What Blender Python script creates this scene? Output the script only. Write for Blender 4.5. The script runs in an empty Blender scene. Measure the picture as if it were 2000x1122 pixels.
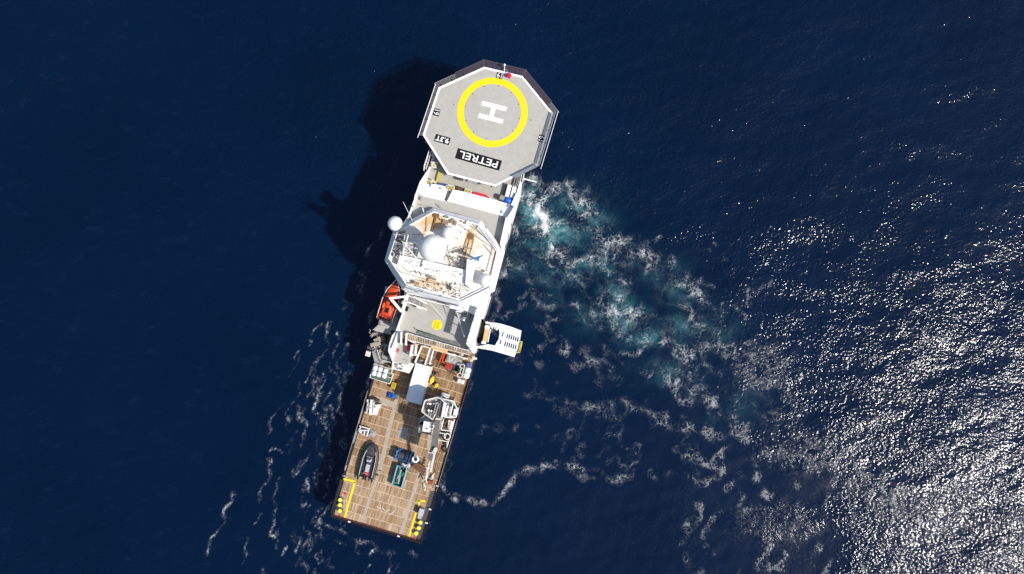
import bpy, bmesh, math, random
import numpy as np
from mathutils import Vector, Matrix
random.seed(7)
R = math.radians
SC = bpy.context.scene
COL = SC.collection

# ------------------------------------------------------------------ camera
H = 131.0; F = 1540.0; TILT = R(2.9)
cd = bpy.data.cameras.new('camera'); cam = bpy.data.objects.new('camera', cd); COL.objects.link(cam)
cam.location = (0, 0, H); cam.rotation_euler = (TILT, 0, 0)
cd.sensor_fit = 'HORIZONTAL'; cd.sensor_width = 36.0; cd.lens = 36.0 * F / 2000.0
cd.clip_start = 1.0; cd.clip_end = 40000
SC.camera = cam
# ------------------------------------------------------------------ sky, sun, exposure
SUN_EL = R(48.5); SUN_AZ = R(-25.5)           # azimuth of the sun from +X (image right), negative = toward image bottom
sd = Vector((math.cos(SUN_EL)*math.cos(SUN_AZ), math.cos(SUN_EL)*math.sin(SUN_AZ), math.sin(SUN_EL)))
w = bpy.data.worlds.new('World'); SC.world = w; w.use_nodes = True
nt = w.node_tree; nt.nodes.clear()
sky = nt.nodes.new('ShaderNodeTexSky'); sky.sky_type = 'NISHITA'; sky.sun_disc = False
sky.sun_elevation = SUN_EL; sky.sun_rotation = math.atan2(sd.x, sd.y)
bg = nt.nodes.new('ShaderNodeBackground'); bg.inputs[1].default_value = 0.13
wo = nt.nodes.new('ShaderNodeOutputWorld')
nt.links.new(sky.outputs[0], bg.inputs[0]); nt.links.new(bg.outputs[0], wo.inputs[0])
sl = bpy.data.lights.new('sun', 'SUN'); sl.energy = 4.4; sl.angle = R(1.4); sl.color = (1.0, 0.95, 0.88)
sun = bpy.data.objects.new('sun', sl); COL.objects.link(sun); sun.location = (60, -30, 90)
sun.rotation_euler = sd.to_track_quat('Z', 'Y').to_euler()
SC.view_settings.view_transform = 'Standard'; SC.view_settings.look = 'None'
SC.view_settings.exposure = 0.2; SC.view_settings.gamma = 1.0

# ------------------------------------------------------------------ geometry helpers
def P(px, py, z=0.0):
    nx = (px-1000.0)/F; ny = (561.0-py)/F
    t = (H-z)/(math.cos(TILT)-ny*math.sin(TILT))
    return Vector((nx*t, (ny*math.cos(TILT)+math.sin(TILT))*t, z))
PSI = R(16.1)
O = P(736, 1034, 4.6); O.z = 0
U = Vector((math.cos(PSI), -math.sin(PSI), 0)); V = Vector((math.sin(PSI), math.cos(PSI), 0))
def S(u, v, z): return Vector((O.x+U.x*u+V.x*v, O.y+U.y*u+V.y*v, z))
def uv(p): d = Vector((p.x-O.x, p.y-O.y, 0)); return d.dot(U), d.dot(V)
# zoom-crop pixel converters (full-resolution pixel from crop pixel)
def c1(x, y): return (780+x/5.611, 100+y/5.611)
def c2(x, y): return (780+x/6.6, 250+y/6.6)
def c3(x, y): return (720+x/6.6, 380+y/6.6)
def c4(x, y): return (720+x/6.6, 480+y/6.6)
def c5(x, y): return (690+x/5.611, 580+y/5.611)
def c6(x, y): return (690+x/7.011, 700+y/7.011)
def c7(x, y): return (640+x/7.014, 820+y/7.014)
def c8(x, y): return (620+x/7.014, 920+y/7.014)
def k1(x, y): return (810+x/18.7, 770+y/18.7)
def k2(x, y): return (810+x/18.7, 820+y/18.7)
def k3(x, y): return (770+x/11.22, 860+y/11.22)
def k4(x, y): return (690+x/14.02, 700+y/14.02)
def k5(x, y): return (690+x/11.22, 770+y/11.22)
def m1(x, y): return (810+x/10.0, 330+y/10.0)
def m2(x, y): return (730+x/16.03, 590+y/16.03)
def m3(x, y): return (760+x/14.02, 640+y/14.02)
def m4(x, y): return (850+x/12.47, 670+y/12.47)
def m5(x, y): return (790+x/11.22, 560+y/11.22)
def q1(x, y): return (930+x/12.47, 620+y/12.47)
def q2(x, y): return (700+x/12.47, 640+y/12.47)
def q3(x, y): return (760+x/16.03, 440+y/16.03)
def q4(x, y): return (815+x/14.96, 295+y/14.96)
def q5(x, y): return (970+x/14.02, 330+y/14.02)
def full(x, y): return (x, y)
def PP(c, pts, z): return [P(*c(*p), z) for p in pts]

WM = {}
def frame(loc, rot=0.0): return Matrix.Translation(loc) @ Matrix.Rotation(-PSI+rot, 4, 'Z')

def tag(o, label=None, cat=None, group=None, kind=None):
    if label: o['label'] = label
    if cat: o['category'] = cat
    if group: o['group'] = group
    if kind: o['kind'] = kind
    return o
def thing(name, label, cat, loc, rot=0.0, group=None):
    o = bpy.data.objects.new(name, None); COL.objects.link(o)
    o.location = loc; o.rotation_euler = (0, 0, -PSI+rot); o.empty_display_size = 0.5
    WM[o.name] = frame(loc, rot)
    return tag(o, label, cat, group)

class MB:
    def __init__(s, T=None): s.v = []; s.f = []; s.T = T
    def add(s, vs, fs):
        b = len(s.v)
        for p in vs:
            p = Vector(p)
            s.v.append(s.T @ p if s.T is not None else p)
        s.f += [tuple(b+i for i in f) for f in fs]
        return s
    def prism(s, pts, z0, z1, top=None):
        n = len(pts); top = top or pts
        vs = [(p[0], p[1], z0) for p in pts]+[(p[0], p[1], z1) for p in top]
        fs = [(i, (i+1) % n, n+(i+1) % n, n+i) for i in range(n)]
        fs += [tuple(range(n, 2*n)), tuple(range(n-1, -1, -1))]
        return s.add(vs, fs)
    def box(s, c, sz, rot=0.0):
        x, y, z = sz[0]/2, sz[1]/2, sz[2]/2; cr, sr = math.cos(rot), math.sin(rot)
        vs = []
        for dz in (-z, z):
            for dx, dy in ((-x, -y), (x, -y), (x, y), (-x, y)):
                vs.append((c[0]+dx*cr-dy*sr, c[1]+dx*sr+dy*cr, c[2]+dz))
        return s.add(vs, [(0, 3, 2, 1), (4, 5, 6, 7), (0, 1, 5, 4), (1, 2, 6, 5), (2, 3, 7, 6), (3, 0, 4, 7)])
    def cbox(s, c, sz, ch=0.06, rot=0.0):
        """box with chamfered corners and top edge; base at c.z - sz.z/2"""
        x, y = sz[0]/2, sz[1]/2; ch = min(ch, x*.45, y*.45, sz[2]*.45); cr, sr = math.cos(rot), math.sin(rot)
        def ring(ix, z):
            a, b = x-ix, y-ix
            return [(c[0]+px*cr-py*sr, c[1]+px*sr+py*cr, z) for px, py in
                    ((-a+ch, -b), (a-ch, -b), (a, -b+ch), (a, b-ch), (a-ch, b), (-a+ch, b), (-a, b-ch), (-a, -b+ch))]
        z0 = c[2]-sz[2]/2; z1 = c[2]+sz[2]/2
        vs = ring(0, z0)+ring(0, z1-ch)+ring(ch, z1)
        fs = []
        for k in (0, 8): fs += [(k+i, k+(i+1) % 8, k+8+(i+1) % 8, k+8+i) for i in range(8)]
        fs += [tuple(range(16, 24)), tuple(range(7, -1, -1))]
        return s.add(vs, fs)
    def tube(s, a, b, r, r2=None, n=6):
        a = Vector(a); b = Vector(b); d = (b-a)
        if d.length < 1e-5: return s
        r2 = r if r2 is None else r2
        d.normalize(); q = Vector((0, 0, 1)) if abs(d.z) < .9 else Vector((1, 0, 0))
        x = d.cross(q).normalized(); y = d.cross(x)
        vs = []
        for c, rr in ((a, r), (b, r2)):
            for i in range(n):
                t = 2*math.pi*(i+.5)/n; vs.append(c+x*math.cos(t)*rr+y*math.sin(t)*rr)
        fs = [(i, (i+1) % n, n+(i+1) % n, n+i) for i in range(n)]+[tuple(range(n-1, -1, -1)), tuple(range(n, 2*n))]
        return s.add(vs, fs)
    def path(s, pts, r, n=6, closed=False):
        for i in range(len(pts)-(0 if closed else 1)): s.tube(pts[i], pts[(i+1) % len(pts)], r, n=n)
        return s
    def beam(s, a, b, w, h):
        """rectangular bar from a to b, w wide (horizontal), h deep"""
        a = Vector(a); b = Vector(b); d = (b-a).normalized()
        x = d.cross(Vector((0, 0, 1)))
        x = Vector((1, 0, 0)) if x.length < 1e-3 else x.normalized()
        y = x.cross(d).normalized(); vs = []
        for c in (a, b):
            for i, j in ((-1, -1), (1, -1), (1, 1), (-1, 1)): vs.append(c+x*i*w/2+y*j*h/2)
        return s.add(vs, [(0, 3, 2, 1), (4, 5, 6, 7), (0, 1, 5, 4), (1, 2, 6, 5), (2, 3, 7, 6), (3, 0, 4, 7)])
    def cyl(s, c, r, h, n=20, r2=None):
        return s.tube((c[0], c[1], c[2]), (c[0], c[1], c[2]+h), r, r2, n)
    def lathe(s, c, prof, n=24):
        vs = []; m = len(prof)
        for r, z in prof:
            for i in range(n):
                t = 2*math.pi*i/n; vs.append((c[0]+r*math.cos(t), c[1]+r*math.sin(t), c[2]+z))
        fs = []
        for k in range(m-1):
            fs += [(k*n+i, k*n+(i+1) % n, (k+1)*n+(i+1) % n, (k+1)*n+i) for i in range(n)]
        fs += [tuple(range(n-1, -1, -1)), tuple(range((m-1)*n, m*n))]
        return s.add(vs, fs)
    def ball(s, c, r, n=24, sz=1.0):
        pr = [(r*math.sin(math.pi*k/n*1.0), -r*sz*math.cos(math.pi*k/n)) for k in range(n+1)]
        pr[0] = (0.004*r, pr[0][1]); pr[-1] = (0.004*r, pr[-1][1])
        return s.lathe(c, pr, n+4)
    def ring(s, c, r0, r1, z, n=72):
        vs = []
        for r in (r0, r1):
            for i in range(n):
                t = 2*math.pi*i/n; vs.append((c[0]+r*math.cos(t), c[1]+r*math.sin(t), z))
        return s.add(vs, [(i, n+i, n+(i+1) % n, (i+1) % n) for i in range(n)])
    def torus(s, c, Rr, r, axis='z', n=20, m=8):
        vs = []
        for i in range(n):
            t = 2*math.pi*i/n
            for j in range(m):
                a = 2*math.pi*j/m; q = Rr+r*math.cos(a)
                p = (q*math.cos(t), q*math.sin(t), r*math.sin(a))
                if axis == 'x': p = (p[2], p[0], p[1])
                if axis == 'y': p = (p[0], p[2], p[1])
                vs.append((c[0]+p[0], c[1]+p[1], c[2]+p[2]))
        return s.add(vs, [(i*m+j, ((i+1) % n)*m+j, ((i+1) % n)*m+(j+1) % m, i*m+(j+1) % m) for i in range(n) for j in range(m)])
    def flat(s, pts):
        return s.add(pts, [tuple(range(len(pts)))])
    def grid(s, vs, nr, nc):
        return s.add(vs, [(r*nc+c, r*nc+c+1, (r+1)*nc+c+1, (r+1)*nc+c) for r in range(nr-1) for c in range(nc-1)])
    def clusters(s):
        """group touching pieces, so that every separate piece becomes an object of its own"""
        n = len(s.v); par = list(range(n))
        def fd(a):
            while par[a] != a: par[a] = par[par[a]]; a = par[a]
            return a
        for f in s.f:
            r = fd(f[0])
            for i in f[1:]:
                q = fd(i)
                if q != r: par[q] = r
        comp = {}
        for i in range(n): comp.setdefault(fd(i), []).append(i)
        ks = list(comp); e = .07; bb = []
        for k in ks:
            a = np.array([tuple(s.v[i]) for i in comp[k]]); bb.append((a.min(0)-e, a.max(0)+e))
        g = list(range(len(ks)))
        def fg(a):
            while g[a] != a: g[a] = g[g[a]]; a = g[a]
            return a
        lo = np.array([x[0] for x in bb]); hi = np.array([x[1] for x in bb])
        for i in range(len(ks)):
            hit = np.where(np.all(lo[i] <= hi, 1) & np.all(hi[i] >= lo, 1))[0]
            for j in hit:
                a, b_ = fg(i), fg(int(j))
                if a != b_: g[b_] = a
        cl = {}
        for i, k in enumerate(ks): cl.setdefault(fg(i), []).append(k)
        lab = {}
        for ci, (k, rs) in enumerate(cl.items()):
            for r in rs:
                for i in comp[r]: lab[i] = ci
        return len(cl), lab
    def build(s, name, m, parent=None, smooth=False, label=None, split=True):
        if split and parent is not None and len(s.v) < 60000:
            n, lab = s.clusters()
            if 1 < n <= 95:
                subs = [MB() for _ in range(n)]; ix = {}
                for i, p in enumerate(s.v):
                    q = subs[lab[i]]; ix[i] = len(q.v); q.v.append(p)
                for f in s.f: subs[lab[f[0]]].f.append(tuple(ix[i] for i in f))
                subs.sort(key=lambda q: -len(q.v))
                obs = [q.build(name, m, parent, smooth, label, False) for q in subs]
                return obs[0]
        me = bpy.data.meshes.new(name)
        inv = WM[root_of(parent)].inverted() if parent is not None else None
        vs = [tuple(inv @ p) if inv is not None else tuple(p) for p in s.v]
        me.from_pydata(vs, [], s.f); me.update()
        bm = bmesh.new(); bm.from_mesh(me); bmesh.ops.recalc_face_normals(bm, faces=bm.faces); bm.to_mesh(me); bm.free()
        if smooth:
            me.shade_smooth(); me.set_sharp_from_angle(angle=R(38))
        me.materials.append(m)
        o = bpy.data.objects.new(name, me); COL.objects.link(o)
        if parent is not None: o.parent = parent
        if label: o['label'] = label
        return o
def root_of(o):
    while o.parent is not None: o = o.parent
    return o.name
def copy_thing(root, loc, rot=0.0, label=None):
    r = root.copy(); COL.objects.link(r); r.location = loc; r.rotation_euler = (0, 0, -PSI+rot)
    if label: r['label'] = label
    WM[r.name] = frame(loc, rot)
    for ch in list(root.children):
        c = ch.copy(); COL.objects.link(c); c.parent = r
        for g in list(ch.children):
            d = g.copy(); COL.objects.link(d); d.parent = c
    return r
def rail(mb, pts, h=1.05, r=0.035, gap=1.6, rails=(1.0, .66, .33), closed=False):
    n = len(pts)
    for i in range(n if closed else n-1):
        a = Vector(pts[i]); b = Vector(pts[(i+1) % n]); L = (b-a).length
        k = max(1, int(round(L/gap)))
        for j in range(k+1):
            p = a.lerp(b, j/k); mb.tube(p, p+Vector((0, 0, h)), r, n=4)
        for q in rails: mb.tube(a+Vector((0, 0, h*q)), b+Vector((0, 0, h*q)), r*(1.15 if q == 1 else .8), n=4)
    return mb
def lattice(mb, a, b, c, d, n, m, r=0.02):
    """net bars over quad a-b (long edge), d-c opposite"""
    a, b, c, d = map(Vector, (a, b, c, d))
    for i in range(n+1): mb.tube(a.lerp(b, i/n), d.lerp(c, i/n), r, n=4)
    for j in range(m+1): mb.tube(a.lerp(d, j/m), b.lerp(c, j/m), r*(1.8 if j in (0, m) else 1), n=4)
    return mb
def textmb(txt, center, right, up, w, h, bold=0.0):
    """flat lettering as mesh: centre, reading direction, letter-up direction, width, height"""
    cu = bpy.data.curves.new('lettering', 'FONT'); cu.body = txt; cu.offset = bold; cu.resolution_u = 4
    ob = bpy.data.objects.new('lettering', cu); COL.objects.link(ob)
    dg = bpy.context.evaluated_depsgraph_get(); me = ob.evaluated_get(dg).to_mesh()
    vs = [v.co.copy() for v in me.vertices]; fs = [tuple(p.vertices) for p in me.polygons]
    ob.evaluated_get(dg).to_mesh_clear(); bpy.data.objects.remove(ob); bpy.data.curves.remove(cu)
    x0 = min(v.x for v in vs); x1 = max(v.x for v in vs); y0 = min(v.y for v in vs); y1 = max(v.y for v in vs)
    right = Vector(right).normalized(); up = Vector(up).normalized(); center = Vector(center)
    out = [center+right*((v.x-x0)/(x1-x0)-.5)*w+up*((v.y-y0)/(y1-y0)-.5)*h for v in vs]
    return out, fs

# ------------------------------------------------------------------ materials
def mat(name, col, rough=0.5, metal=0.0, dirt=0.0, dcol=(0.25, 0.13, 0.05), dscale=0.6, var=0.06, vscale=3.0, bump=0.0, spec=0.5, streak=1.0):
    m = bpy.data.materials.new(name); m.use_nodes = True; t = m.node_tree; N = t.nodes; L = t.links
    b = N['Principled BSDF']; b.inputs['Roughness'].default_value = rough; b.inputs['Metallic'].default_value = metal
    b.inputs['Specular IOR Level'].default_value = spec
    tc = N.new('ShaderNodeTexCoord'); mp = N.new('ShaderNodeMapping'); L.new(tc.outputs['Object'], mp.inputs[0])
    n1 = N.new('ShaderNodeTexNoise'); n1.inputs['Scale'].default_value = vscale; n1.inputs['Detail'].default_value = 6; L.new(mp.outputs[0], n1.inputs[0])
    r1 = N.new('ShaderNodeMapRange'); r1.inputs[1].default_value = .3; r1.inputs[2].default_value = .7
    r1.inputs[3].default_value = 1-var*2.2; r1.inputs[4].default_value = 1+var; L.new(n1.outputs[0], r1.inputs[0])
    vm = N.new('ShaderNodeVectorMath'); vm.operation = 'SCALE'; vm.inputs[0].default_value = col; L.new(r1.outputs[0], vm.inputs['Scale'])
    src = vm.outputs[0]
    if dirt > 0:
        mp2 = N.new('ShaderNodeMapping'); mp2.inputs['Scale'].default_value = (1, 1/streak, 1); L.new(tc.outputs['Object'], mp2.inputs[0])
        n2 = N.new('ShaderNodeTexNoise'); n2.inputs['Scale'].default_value = dscale; n2.inputs['Detail'].default_value = 9; n2.inputs['Roughness'].default_value = .65
        L.new(mp2.outputs[0], n2.inputs[0])
        r2 = N.new('ShaderNodeMapRange'); r2.interpolation_type = 'SMOOTHSTEP'; r2.inputs[1].default_value = .5; r2.inputs[2].default_value = .78
        r2.inputs[3].default_value = 0; r2.inputs[4].default_value = dirt; L.new(n2.outputs[0], r2.inputs[0])
        mx = N.new('ShaderNodeMix'); mx.data_type = 'RGBA'; L.new(r2.outputs[0], mx.inputs[0]); L.new(src, mx.inputs[6]); mx.inputs[7].default_value = (*dcol, 1)
        src = mx.outputs[2]
    L.new(src, b.inputs['Base Color'])
    if bump > 0:
        bp = N.new('ShaderNodeBump'); bp.inputs['Distance'].default_value = bump; L.new(n1.outputs[0], bp.inputs['Height']); L.new(bp.outputs[0], b.inputs['Normal'])
    return m
M = {}
M['white'] = mat('white_paint', (.76, .745, .70), .45, dirt=.5, dcol=(.45, .34, .23), dscale=.8)
M['clean'] = mat('clean_white', (.82, .82, .82), .3, var=.03)
M['rusty'] = mat('rust_stained_white', (.78, .735, .66), .6, dirt=.85, dcol=(.50, .30, .11), dscale=.36, var=.1, streak=1.6)
M['grey'] = mat('grey_deck_paint', (.40, .38, .335), .65, dirt=.35, dcol=(.34, .31, .26), dscale=.35, var=.04, vscale=1.3, streak=2)
M['heli'] = mat('grey_landing_deck', (.41, .39, .345), .7, dirt=.55, dcol=(.35, .325, .28), dscale=.3, var=.035, vscale=1.6, streak=3)
M['midgrey'] = mat('mid_grey_paint', (.30, .29, .27), .55, dirt=.5, dcol=(.2, .14, .09), dscale=1.2)
M['darkgrey'] = mat('dark_grey_steel', (.06, .055, .06), .5, dirt=.3, dcol=(.12, .07, .04), dscale=1.5)
M['boomgrey'] = mat('grey_boom_paint', (.13, .125, .13), .5, dirt=.25, dcol=(.16, .12, .09), dscale=1.5)
M['black'] = mat('black_paint', (.010, .010, .011), .8, spec=.2)
M['rubber'] = mat('black_rubber', (.022, .021, .023), .55, var=.15, vscale=6)
M['hull'] = mat('dark_hull_paint', (.022, .022, .034), .4, dirt=.4, dcol=(.07, .035, .03), dscale=.7, var=.1)
M['redhull'] = mat('dark_red_paint', (.10, .018, .016), .5, dirt=.6, dcol=(.03, .015, .015), dscale=1.0, var=.1)
M['yellow'] = mat('yellow_marking', (.80, .61, .0), .6, var=.03)
M['yellow2'] = mat('yellow_paint', (.80, .52, .02), .45, var=.08, dirt=.2, dcol=(.4, .25, .05), dscale=2)
M['lime'] = mat('pale_yellow_paint', (.74, .72, .07), .5)
M['hwhite'] = mat('white_marking', (.86, .86, .84), .6, var=.02)
M['red'] = mat('red_paint', (.50, .015, .03), .45, var=.12)
M['redbin'] = mat('worn_red_paint', (.36, .02, .022), .5, dirt=.3, dcol=(.2, .05, .03), dscale=2)
M['orange'] = mat('orange_canopy', (.62, .062, .008), .55, var=.08, vscale=2, bump=.04)
M['orange2'] = mat('orange_hull', (.50, .06, .012), .45, dirt=.3, dcol=(.3, .05, .02), dscale=2)
M['rail'] = mat('rail_white', (.78, .77, .74), .4)
M['net'] = mat('net_cord_dark', (.095, .07, .078), .8)
M['netgrey'] = mat('net_cord_grey', (.26, .25, .23), .8)
M['blue'] = mat('blue_tarp', (.015, .13, .55), .5, var=.2, vscale=2, bump=.08)
M['navy'] = mat('blue_machine_paint', (.02, .07, .19), .45, dirt=.25, dcol=(.2, .3, .4), dscale=3)
M['bluedrum'] = mat('blue_drum', (.05, .06, .24), .5)
M['teal'] = mat('teal_paint', (.06, .22, .24), .5, dirt=.2, dcol=(.1, .1, .08), dscale=3)
M['lightblue'] = mat('light_blue_edge', (.22, .45, .55), .5)
M['greendk'] = mat('dark_green_paint', (.025, .09, .07), .5)
M['greendeck'] = mat('green_grating', (.10, .15, .09), .7, var=.2, vscale=6)
M['greennet'] = mat('green_net', (.04, .35, .2), .8, var=.3, vscale=5)
M['tarpgrey'] = mat('grey_tarp', (.20, .20, .22), .6, var=.1, bump=.1)
M['brownheap'] = mat('brown_rope', (.17, .115, .075), .9, var=.6, vscale=2.6, dirt=.75, dcol=(.03, .018, .012), dscale=2.2, bump=.25)
M['ropewhite'] = mat('pale_rope', (.62, .58, .52), .8)
M['rust'] = mat('rusty_steel', (.20, .09, .045), .8, dirt=.5, dcol=(.07, .03, .02), dscale=3)
M['tan'] = mat('tan_paint', (.62, .40, .18), .6, dirt=.4, dcol=(.35, .2, .08), dscale=2)
M['solar'] = mat('blue_blade', (.03, .15, .32), .4)
M['glass'] = mat('dark_glass', (.01, .012, .016), .08)
M['steel'] = mat('galvanised_steel', (.36, .35, .34), .45, metal=.3, var=.15, vscale=5)
M['dome'] = mat('radome_white', (.80, .79, .77), .35, var=.035, vscale=1.2, dirt=.12, dcol=(.55, .5, .44), dscale=1.3)
M['greenbox'] = mat('green_locker', (.16, .24, .19), .5)

def wood_material():
    m = bpy.data.materials.new('deck_planks'); m.use_nodes = True; t = m.node_tree; N = t.nodes; L = t.links
    b = N['Principled BSDF']; b.inputs['Roughness'].default_value = .75; b.inputs['Specular IOR Level'].default_value = .25
    tc = N.new('ShaderNodeTexCoord'); sep = N.new('ShaderNodeSeparateXYZ'); L.new(tc.outputs['Object'], sep.inputs[0])
    def math_(op, a, bb=None, c=None):
        n = N.new('ShaderNodeMath'); n.operation = op
        for i, x in enumerate((a, bb, c)):
            if x is None: continue
            if isinstance(x, (int, float)): n.inputs[i].default_value = x
            else: L.new(x, n.inputs[i])
        return n.outputs[0]
    u, v = sep.outputs[0], sep.outputs[1]
    PL = 0.215; SEAM = 1.42
    iu = math_('FLOOR', math_('DIVIDE', u, PL)); iv = math_('FLOOR', math_('DIVIDE', v, SEAM))
    fu = math_('FRACT', math_('DIVIDE', u, PL)); fv = math_('FRACT', math_('DIVIDE', v, SEAM))
    cb = N.new('ShaderNodeCombineXYZ'); L.new(iu, cb.inputs[0]); L.new(iv, cb.inputs[1])
    wn = N.new('ShaderNodeTexWhiteNoise'); wn.noise_dimensions = '3D'; L.new(cb.outputs[0], wn.inputs[0])
    # groups of boards (wide panels) share a tone
    iu2 = math_('FLOOR', math_('DIVIDE', math_('ADD', u, math_('MULTIPLY', iv, .37)), PL*4)); cb2 = N.new('ShaderNodeCombineXYZ'); L.new(iu2, cb2.inputs[0]); L.new(iv, cb2.inputs[1]); cb2.inputs[2].default_value = 3.3
    wn2 = N.new('ShaderNodeTexWhiteNoise'); L.new(cb2.outputs[0], wn2.inputs[0])
    mp = N.new('ShaderNodeMapping'); mp.inputs['Scale'].default_value = (5, .9, 1); L.new(tc.outputs['Object'], mp.inputs[0])
    nz = N.new('ShaderNodeTexNoise'); nz.inputs['Scale'].default_value = 1.2; nz.inputs['Detail'].default_value = 8; nz.inputs['Roughness'].default_value = .7; L.new(mp.outputs[0], nz.inputs[0])
    nl = N.new('ShaderNodeTexNoise'); nl.inputs['Scale'].default_value = .28; nl.inputs['Detail'].default_value = 5; L.new(tc.outputs['Object'], nl.inputs[0])
    tone = math_('ADD', math_('ADD', math_('MULTIPLY', wn.outputs[0], .36), math_('MULTIPLY', wn2.outputs[0], .17)), math_('MULTIPLY', nz.outputs[0], .66))
    tone = math_('ADD', tone, math_('MULTIPLY', math_('SUBTRACT', nl.outputs[0], .5), .55))
    # cleaner and paler toward the stern
    tone = math_('ADD', tone, math_('MULTIPLY', math_('SUBTRACT', 14.0, v), .011))
    cr = N.new('ShaderNodeValToRGB'); L.new(tone, cr.inputs[0]); e = cr.color_ramp.elements
    e[0].position = .12; e[0].color = (.10, .045, .022, 1); e[1].position = 1.05; e[1].color = (.58, .46, .34, 1)
    for pos, c in ((.38, (.22, .135, .068, 1)), (.6, (.33, .215, .118, 1)), (.82, (.43, .305, .19, 1))):
        x = e.new(pos); x.color = c
    def mix(f, a, col):
        mx = N.new('ShaderNodeMix'); mx.data_type = 'RGBA'; L.new(f, mx.inputs[0]); L.new(a, mx.inputs[6]); mx.inputs[7].default_value = (*col, 1); return mx.outputs[2]
    gap = math_('MULTIPLY', math_('LESS_THAN', fu, .17), .62)
    c = mix(gap, cr.outputs[0], (.10, .05, .03))
    seam = math_('MULTIPLY', math_('LESS_THAN', fv, .06), math_('ADD', .35, math_('MULTIPLY', nl.outputs[0], .9)))
    c = mix(seam, c, (.66, .50, .34))
    # red-brown and white stains
    ns = N.new('ShaderNodeTexNoise'); ns.inputs['Scale'].default_value = .5; ns.inputs['Detail'].default_value = 7; ns.inputs['Roughness'].default_value = .7
    mp3 = N.new('ShaderNodeMapping'); mp3.inputs['Location'].default_value = (13, 5, 0); L.new(tc.outputs['Object'], mp3.inputs[0]); L.new(mp3.outputs[0], ns.inputs[0])
    r3 = N.new('ShaderNodeMapRange'); r3.inputs[1].default_value = .56; r3.inputs[2].default_value = .72; r3.inputs[4].default_value = .6; L.new(ns.outputs[0], r3.inputs[0])
    c = mix(r3.outputs[0], c, (.30, .12, .065))
    r4 = N.new('ShaderNodeMapRange'); r4.inputs[1].default_value = .42; r4.inputs[2].default_value = .28; r4.inputs[4].default_value = .5; L.new(ns.outputs[0], r4.inputs[0])
    c = mix(r4.outputs[0], c, (.52, .44, .36))
    L.new(c, b.inputs['Base Color'])
    bp = N.new('ShaderNodeBump'); bp.inputs['Distance'].default_value = .02; L.new(math_('SUBTRACT', 1.0, gap), bp.inputs['Height']); L.new(bp.outputs[0], b.inputs['Normal'])
    return m
M['wood'] = wood_material()

def add_spots(m, spots, col):
    """rust stains with a place of their own on a painted surface (ship coordinates)"""
    t = m.node_tree; N = t.nodes; L = t.links; b = N['Principled BSDF']; src = b.inputs['Base Color'].links[0].from_socket
    tc = N.new('ShaderNodeTexCoord'); n = N.new('ShaderNodeTexNoise'); n.inputs['Scale'].default_value = 1.3; n.inputs['Detail'].default_value = 8; n.inputs['Roughness'].default_value = .7; L.new(tc.outputs['Object'], n.inputs[0])
    for u_, v_, ru, rv, a in spots:
        mp = N.new('ShaderNodeMapping'); mp.vector_type = 'TEXTURE'; mp.inputs['Location'].default_value = (u_, v_, 0); mp.inputs['Scale'].default_value = (ru, rv, 1e4); L.new(tc.outputs['Object'], mp.inputs[0])
        ln = N.new('ShaderNodeVectorMath'); ln.operation = 'LENGTH'; L.new(mp.outputs[0], ln.inputs[0])
        s1 = N.new('ShaderNodeMath'); s1.operation = 'MULTIPLY_ADD'; L.new(n.outputs[0], s1.inputs[0]); s1.inputs[1].default_value = -1.5; L.new(ln.outputs['Value'], s1.inputs[2])
        r = N.new('ShaderNodeMapRange'); r.interpolation_type = 'SMOOTHSTEP'; r.inputs[1].default_value = .35; r.inputs[2].default_value = -.35; r.inputs[3].default_value = 0; r.inputs[4].default_value = a; L.new(s1.outputs[0], r.inputs[0])
        mx = N.new('ShaderNodeMix'); mx.data_type = 'RGBA'; L.new(r.outputs[0], mx.inputs[0]); L.new(src, mx.inputs[6]); mx.inputs[7].default_value = (*col, 1); src = mx.outputs[2]
    L.new(src, b.inputs['Base Color'])
def spot(px, py, z, ru, rv, a): u_, v_ = uv(P(px, py, z)); return (u_, v_, ru, rv, a)
add_spots(M['rusty'], [spot(842, 430, 16.4, 1.9, 1.6, .75), spot(858, 436, 16.4, 1.2, 1.2, .8), spot(822, 440, 16.4, 2.0, .9, .45), spot(918, 462, 16.4, .9, 1.5, .9), spot(912, 482, 16.4, .8, 2.2, .75), spot(850, 557, 16.4, 3.0, .8, .6), spot(820, 560, 16.4, 1.6, 1.0, .5)], (.56, .33, .11))

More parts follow.
